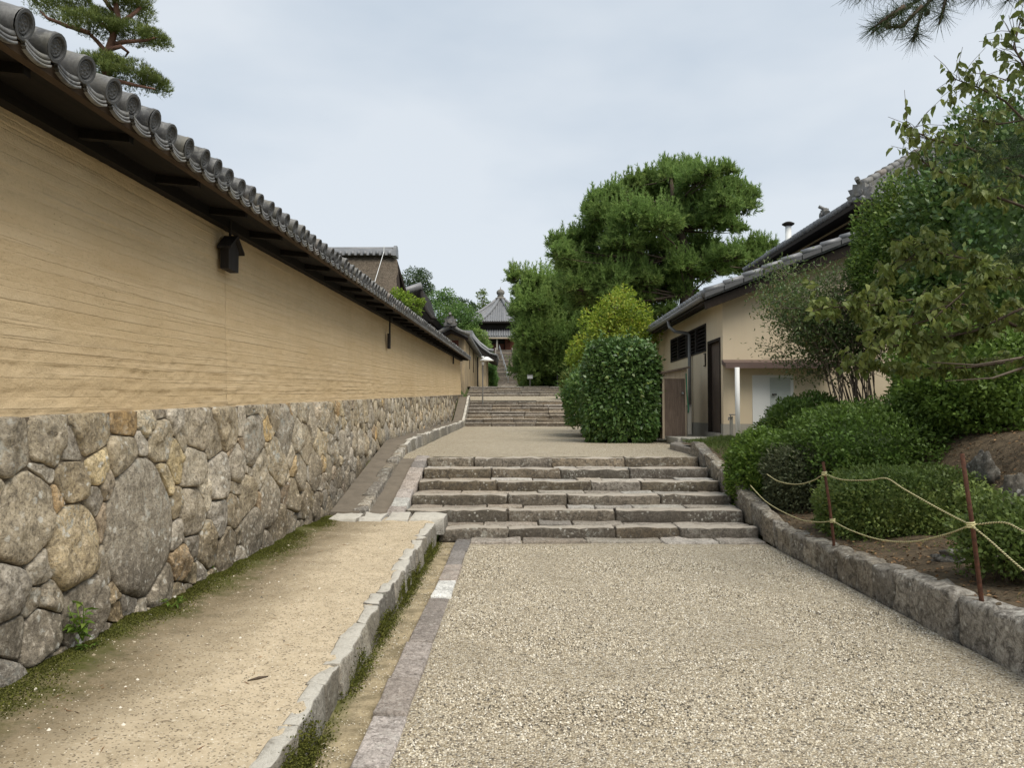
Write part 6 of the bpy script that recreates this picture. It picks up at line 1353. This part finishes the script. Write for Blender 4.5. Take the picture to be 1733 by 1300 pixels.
def rope(name, label, pts):
    """twisted yellow rope with a black tracer strand"""
    pts = [Vector(p) for p in pts]
    # resample with Catmull-Rom
    out = []
    for i in range(len(pts) - 1):
        a_, b_, c_, d_ = pts[max(0, i - 1)], pts[i], pts[i + 1], pts[min(len(pts) - 1, i + 2)]; m = max(2, int((c_ - b_).length / .007))
        for k in range(m):
            t_ = k / m; out.append(.5 * ((2 * b_) + (c_ - a_) * t_ + (2 * a_ - 5 * b_ + 4 * c_ - d_) * t_ ** 2 + (3 * b_ - a_ - 3 * c_ + d_) * t_ ** 3))
    out.append(pts[-1]); L0 = 0; path = [[], [], []]
    for i, p in enumerate(out):
        if i: L0 += (p - out[i - 1]).length
        t_ = (out[min(i + 1, len(out) - 1)] - out[max(0, i - 1)]).normalized(); u = t_.cross(Vector((0, 0, 1))).normalized(); v = u.cross(t_)
        for s_ in range(3):
            a_ = L0 / .030 * 2 * math.pi + s_ * 2 * math.pi / 3; path[s_].append(p + (u * math.cos(a_) + v * math.sin(a_)) * .0030)
    root = empty(name, tuple(pts[0])); tag(root, label, 'rope', 'yellow ropes of the fence')
    for s_ in range(3):
        mb = MB(); mb.tube(path[s_], .0035, 5); mb.build('strand', 'rope_black' if s_ == 2 else 'rope_yellow', root, True)
    return root
U1 = f1.lerp(t1, .78); D1 = f1.lerp(t1, .25); U2 = f2.lerp(t2, .52); D2 = f2.lerp(t2, .49)
U1 = aY(1395, 802, 7.45); D1 = aY(1409, 882, 7.42); K2 = aY(1643, 889, 5.0)
rope('fence_rope', 'upper yellow rope sagging left from the farther post into the bush', [aY(1298, 803, 8.95), aY(1318, 815, 8.65), aY(1348, 820, 8.2), aY(1375, 814, 7.8), U1])
rope('fence_rope', 'lower yellow rope rising left from the farther post to the steps', [aY(1270, 822, 9.5), aY(1300, 852, 8.9), aY(1350, 878, 8.1), aY(1385, 884, 7.7), D1])
rope('fence_rope', 'upper yellow rope running between the two rusty posts over the hedge', [U1, aY(1425, 812, 7.15), aY(1470, 813, 6.7), aY(1500, 810, 6.35), aY(1530, 828, 6.), aY(1590, 862, 5.45), K2])
rope('fence_rope', 'lower yellow rope sagging between the two rusty posts', [D1, aY(1440, 898, 7.), aY(1490, 914, 6.4), aY(1545, 917, 5.9), aY(1600, 905, 5.4), K2])
rope('fence_rope', 'yellow rope falling from the nearer post towards the viewer', [K2, aY(1675, 915, 4.75), aY(1733, 966, 4.3), aY(1830, 1040, 3.7)])
rope('fence_rope', 'short upper yellow rope reappearing beyond the nearer post at the right edge', [K2, aY(1662, 887, 4.95), aY(1700, 885, 4.7), aY(1733, 900, 4.45), aY(1830, 950, 3.8)])
for c_ in (K2, U1, D1):
    mb = MB(); pts = [c_ + Vector((math.cos(a_) * .021, math.sin(a_) * .021, -.02 + a_ * .0021)) for a_ in np.linspace(0, 18.8, 60)]; mb.tube(pts, .0055, 5)
    nm = {0: 'nearer rusty post', 1: 'farther rusty post, upper knot', 2: 'farther rusty post, lower knot'}[[K2, U1, D1].index(c_)]
    tag(mb.build('rope_knot', 'rope_yellow', None, True), 'yellow rope binding wound round the ' + nm, 'knot', 'rope bindings on the posts')

# ------------------------------------------------------------------ rocks on the bank, weeds, moss, grass, pebbles, litter
def rock(label, c, r, seed):
    mb = MB(); vs = []; fs = []; n1, n2 = 28, 18
    for i in range(n2 + 1):
        a_ = -math.pi / 2 + math.pi * i / n2
        for j in range(n1):
            t_ = 2 * math.pi * j / n1; d = Vector((math.cos(a_) * math.cos(t_), math.cos(a_) * math.sin(t_), math.sin(a_))); q = 1 + .30 * mnoise.fractal(d * 1.3 + Vector((seed, 0, 0)), .6, 2., 5) - .25 * abs(mnoise.noise(d * 2.3 + Vector((0, seed, 0))))
            vs.append((c[0] + d.x * r[0] * q, c[1] + d.y * r[1] * q, c[2] + d.z * r[2] * q))
    for i in range(n2):
        for j in range(n1): j2 = (j + 1) % n1; fs.append((i * n1 + j, i * n1 + j2, (i + 1) * n1 + j2, (i + 1) * n1 + j))
    mb.add(vs, fs); tag(mb.build('bank_rock', 'rock', None, True), label, 'rock')
rock('upright grey rock in the bank behind the nearer post', SH(1665, 800, 8.0), (.10, .2, .22), 3.)
rock('grey rock low in the bank at the right edge', SH(1722, 850, 6.5), (.16, .2, .22), 8.)
rock('flat dark rock under the flat topped hedge by the post', SH(1640, 945, 6.4), (.28, .16, .09), 12.)
rock('brown boulder between azalea mound and dark hedge', SH(1540, 655, 11.2), (.22, .25, .40), 17.)
def weed(label, c, n, L_, hgt):
    t = empty('weed', c); tag(t, label, 'weed'); lf = Leaves(); mb = MB(); wr = random.Random(int(c[1] * 100))
    for i in range(n):
        e = Vector(c) + Vector((wr.uniform(-.08, .08), wr.uniform(-.06, .06), wr.uniform(.4, 1.) * hgt)); mb.tube([c, Vector(c).lerp(e, .5) + Vector((0, 0, .01)), e], [.004, .003, .002], 5)
        P = np.array([tuple(Vector(c).lerp(e, f)) for f in np.linspace(.4, 1, 5)]); lf.quads(P, unit(rng.normal(size=(5, 3)) * np.array([1, 1, .4]) + np.array([.15, 0, .35])), L_, L_ * .36, .25, np.tile([0, 0, 1.], (5, 1)))
    mb.build('stem', 'weed', t); lf.build('leaves', 'weed', t)
p = aX(140, 1085, -2.34); weed('bright green weed growing from the foot of the stone wall', (p.x, p.y, max(.25, p.z)), 7, .075, .20)
p = aZ(150, 1098, .27); weed('tiny weed on the earth just right of the larger weed', (p.x, p.y, .26), 2, .05, .05)
p = aZ(290, 1024, .27); weed('small green seedling beside the mossy foot of the stone wall', (p.x, p.y, .255), 3, .045, .06)
p = aZ(365, 970, .27); weed('low grassy weed against the stone wall near the ramp', (p.x - .04, p.y, .255), 4, .05, .09)
# moss cushions: along the wall foot and along the kerb foot
lf = Leaves(); n = 80000
y_ = rng.uniform(2.2, 9.6, n); x_ = -2.42 + np.abs(rng.normal(size=n)) * .13; keep = np.array([nse(a_ * 1.7, b_ * 1.7, 3) + .42 - (a_ + 2.42) * 2.0 + (.12 if b_ > 5 else 0) > rng.uniform(-.1, .5) for a_, b_ in zip(x_, y_)]); x_, y_ = x_[keep], y_[keep]
P = np.stack([x_, y_, np.array([zstrip(a_, b_) for a_, b_ in zip(x_, y_)]) - .004], 1); m = len(P)
lf.quads(P, unit(rng.normal(size=(m, 3)) * .7 + np.array([0, 0, .8])), .013, .009, .1)
n = 46000; y_ = rng.uniform(2.2, 9.3, n); dz_ = np.abs(rng.normal(size=n)) * .07; x_ = -.945 + np.abs(rng.normal(size=n)) * .035; keep = np.array([nse(.5, b_ * 1.3, 9) + .25 - d_ * 3 > rng.uniform(-.1, .5) for d_, b_ in zip(dz_, y_)]); x_, y_, dz_ = x_[keep], y_[keep], dz_[keep]
x_ = np.where(dz_ > .03, -.948, x_); P = np.stack([x_, y_, dz_ - .01], 1); m = len(P)
lf.quads(P, unit(rng.normal(size=(m, 3)) * .7 + np.array([.5, 0, .5])), .014, .009, .1)
o = lf.build('moss', 'moss'); tag(o, 'olive moss along the wall foot and gutter edge', 'moss', kind='stuff')
lf = Leaves(); n = 5200; y_ = rng.uniform(11.6, 14.8, n); x_ = 3.2 + rng.uniform(0, .9, n); P = np.stack([x_, y_, np.array([zbed(a_, b_) for a_, b_ in zip(x_, y_)])], 1)
lf.quads(P, unit(rng.normal(size=(n, 3)) * .45 + np.array([0, 0, 1.])), .075, .008, .25)
n = 1500; y_ = rng.uniform(3.5, 9, n); x_ = 3.2 + rng.uniform(0, 1.6, n); P = np.stack([x_, y_, np.array([zbed(a_, b_) for a_, b_ in zip(x_, y_)])], 1); keep = np.array([nse(a_, b_, 1, 1.5) > .12 for a_, b_ in zip(x_, y_)]); P = P[keep]
lf.quads(P, unit(rng.normal(size=(len(P), 3)) * .6 + np.array([0, 0, 1.])), .05, .008, .3)
o = lf.build('grass', 'grass'); tag(o, 'short green grass tufts on the planted bank by the steps', 'grass', kind='stuff')
lf = Leaves(); n = 4200; y_ = rng.uniform(3., 9.5, n); x_ = 3.12 + rng.uniform(0, 2.6, n); P = np.stack([x_, y_, np.array([zbed(a_, b_) for a_, b_ in zip(x_, y_)]) + .02], 1)
lf.quads(P, unit(rng.normal(size=(n, 3)) * np.array([1, 1, .15])), .04, .02, .1, np.tile([0, 0, 1.], (n, 1)))
n = 160; y_ = rng.uniform(2.6, 9., n); x_ = rng.uniform(-2.3, -1.15, n); P = np.stack([x_, y_, np.array([zstrip(a_, b_) for a_, b_ in zip(x_, y_)]) + .004], 1)
lf.quads(P, unit(rng.normal(size=(n, 3)) * np.array([1, 1, .05])), .05 * rng.uniform(.5, 1.4, n), .005, .05, np.tile([0, 0, 1.], (n, 1)))
o = lf.build('leaf_litter', 'dead_leaf'); tag(o, 'dry fallen leaves and needles scattered on soil', 'litter', kind='stuff')
# one dead bark strip and a few loose stones on the sandy strip
mb = MB(); p = aZ(438, 1137, .225); p.z = zstrip(p.x, p.y) + .006; mb.tube([p + Vector((-.05, -.02, -.004)), p + Vector((0, .005, .002)), p + Vector((.035, .04, -.002))], [.003, .008, .003], 6); tag(mb.build('bark_strip', 'bark', None, True), 'curled strip of dark bark lying on the sandy strip', 'bark')
# pebbles on the near gravel: real stones over the textured bed
pv = []; pf = []; prn = []; kshape = []
for s_ in range(10):
    a_ = np.array([(1, 0, 0), (.5, .87, 0), (-.5, .87, 0), (-1, 0, 0), (-.5, -.87, 0), (.5, -.87, 0), (0, 0, .75)]) * rng.uniform(.75, 1.25, (7, 1)); kshape.append(a_)
NP = 60000; yy = 2.5 + (rng.uniform(0, 1, NP) ** 1.35) * 6.5; xx = rng.uniform(-.53, 2.95, NP); sz_ = rng.uniform(.0042, .0082, NP); ang = rng.uniform(0, 6.28, NP)
sh_ = np.array(kshape)[rng.integers(0, 10, NP)]; ca, sa = np.cos(ang)[:, None], np.sin(ang)[:, None]
X = xx[:, None] + (sh_[:, :, 0] * ca - sh_[:, :, 1] * sa * .75) * sz_[:, None]; Y = yy[:, None] + (sh_[:, :, 0] * sa + sh_[:, :, 1] * ca * .75) * sz_[:, None]; Z = .005 + sh_[:, :, 2] * sz_[:, None] + np.where(np.arange(7) < 6, -.002, 0)[None] + rng.uniform(-.002, .002, (NP, 1))
V_ = np.stack([X, Y, Z], -1).reshape(-1, 3); tri = np.array([(i, (i + 1) % 6, 6) for i in range(6)])
F_ = (np.arange(NP)[:, None, None] * 7 + tri[None]).reshape(-1, 3); RN = np.repeat(rng.uniform(0, 1, (NP, 3)), 6, 0)
def pebbles(name, label, xx, yy, zz, sz_):
    n = len(xx); sh_ = np.array(kshape)[rng.integers(0, 10, n)]; an = rng.uniform(0, 6.28, n); ca, sa = np.cos(an)[:, None], np.sin(an)[:, None]
    X = xx[:, None] + (sh_[:, :, 0] * ca - sh_[:, :, 1] * sa * .75) * sz_[:, None]; Y = yy[:, None] + (sh_[:, :, 0] * sa + sh_[:, :, 1] * ca * .75) * sz_[:, None]; Z = zz[:, None] + sh_[:, :, 2] * sz_[:, None] - .001
    F2 = (np.arange(n)[:, None, None] * 7 + tri[None]).reshape(-1, 3)
    q = link(name, np_mesh(name, np.stack([X, Y, Z], -1).reshape(-1, 3), F2, np.repeat(rng.uniform(0, 1, (n, 3)), 6, 0), 'pebble')); tag(q, label, 'gravel', kind='stuff')
n = 9000; xx2 = -2.38 + rng.uniform(0, 1, n) ** .8 * 1.38; yy2 = 2.3 + rng.uniform(0, 1, n) ** 1.3 * 7.2; pebbles('strip_grit', 'grit and small stones scattered on the sandy strip', xx2, yy2, np.array([zstrip(a_, b_) for a_, b_ in zip(xx2, yy2)]), rng.uniform(.0015, .0055, n) * np.where(rng.uniform(0, 1, n) < .03, 2.4, 1.))
n = 2600; xx2 = rng.uniform(-.94, -.72, n); yy2 = 2.3 + rng.uniform(0, 1, n) ** 1.3 * 7.; pebbles('gutter_grit', 'spilled grit lying in the gutter beside the setts', xx2, yy2, np.full(n, -.008), rng.uniform(.002, .006, n))
o = link('loose_pebbles', np_mesh('loose_pebbles', V_, F_, RN, 'pebble')); tag(o, 'loose beige pebbles covering the near gravel path', 'gravel', kind='stuff')
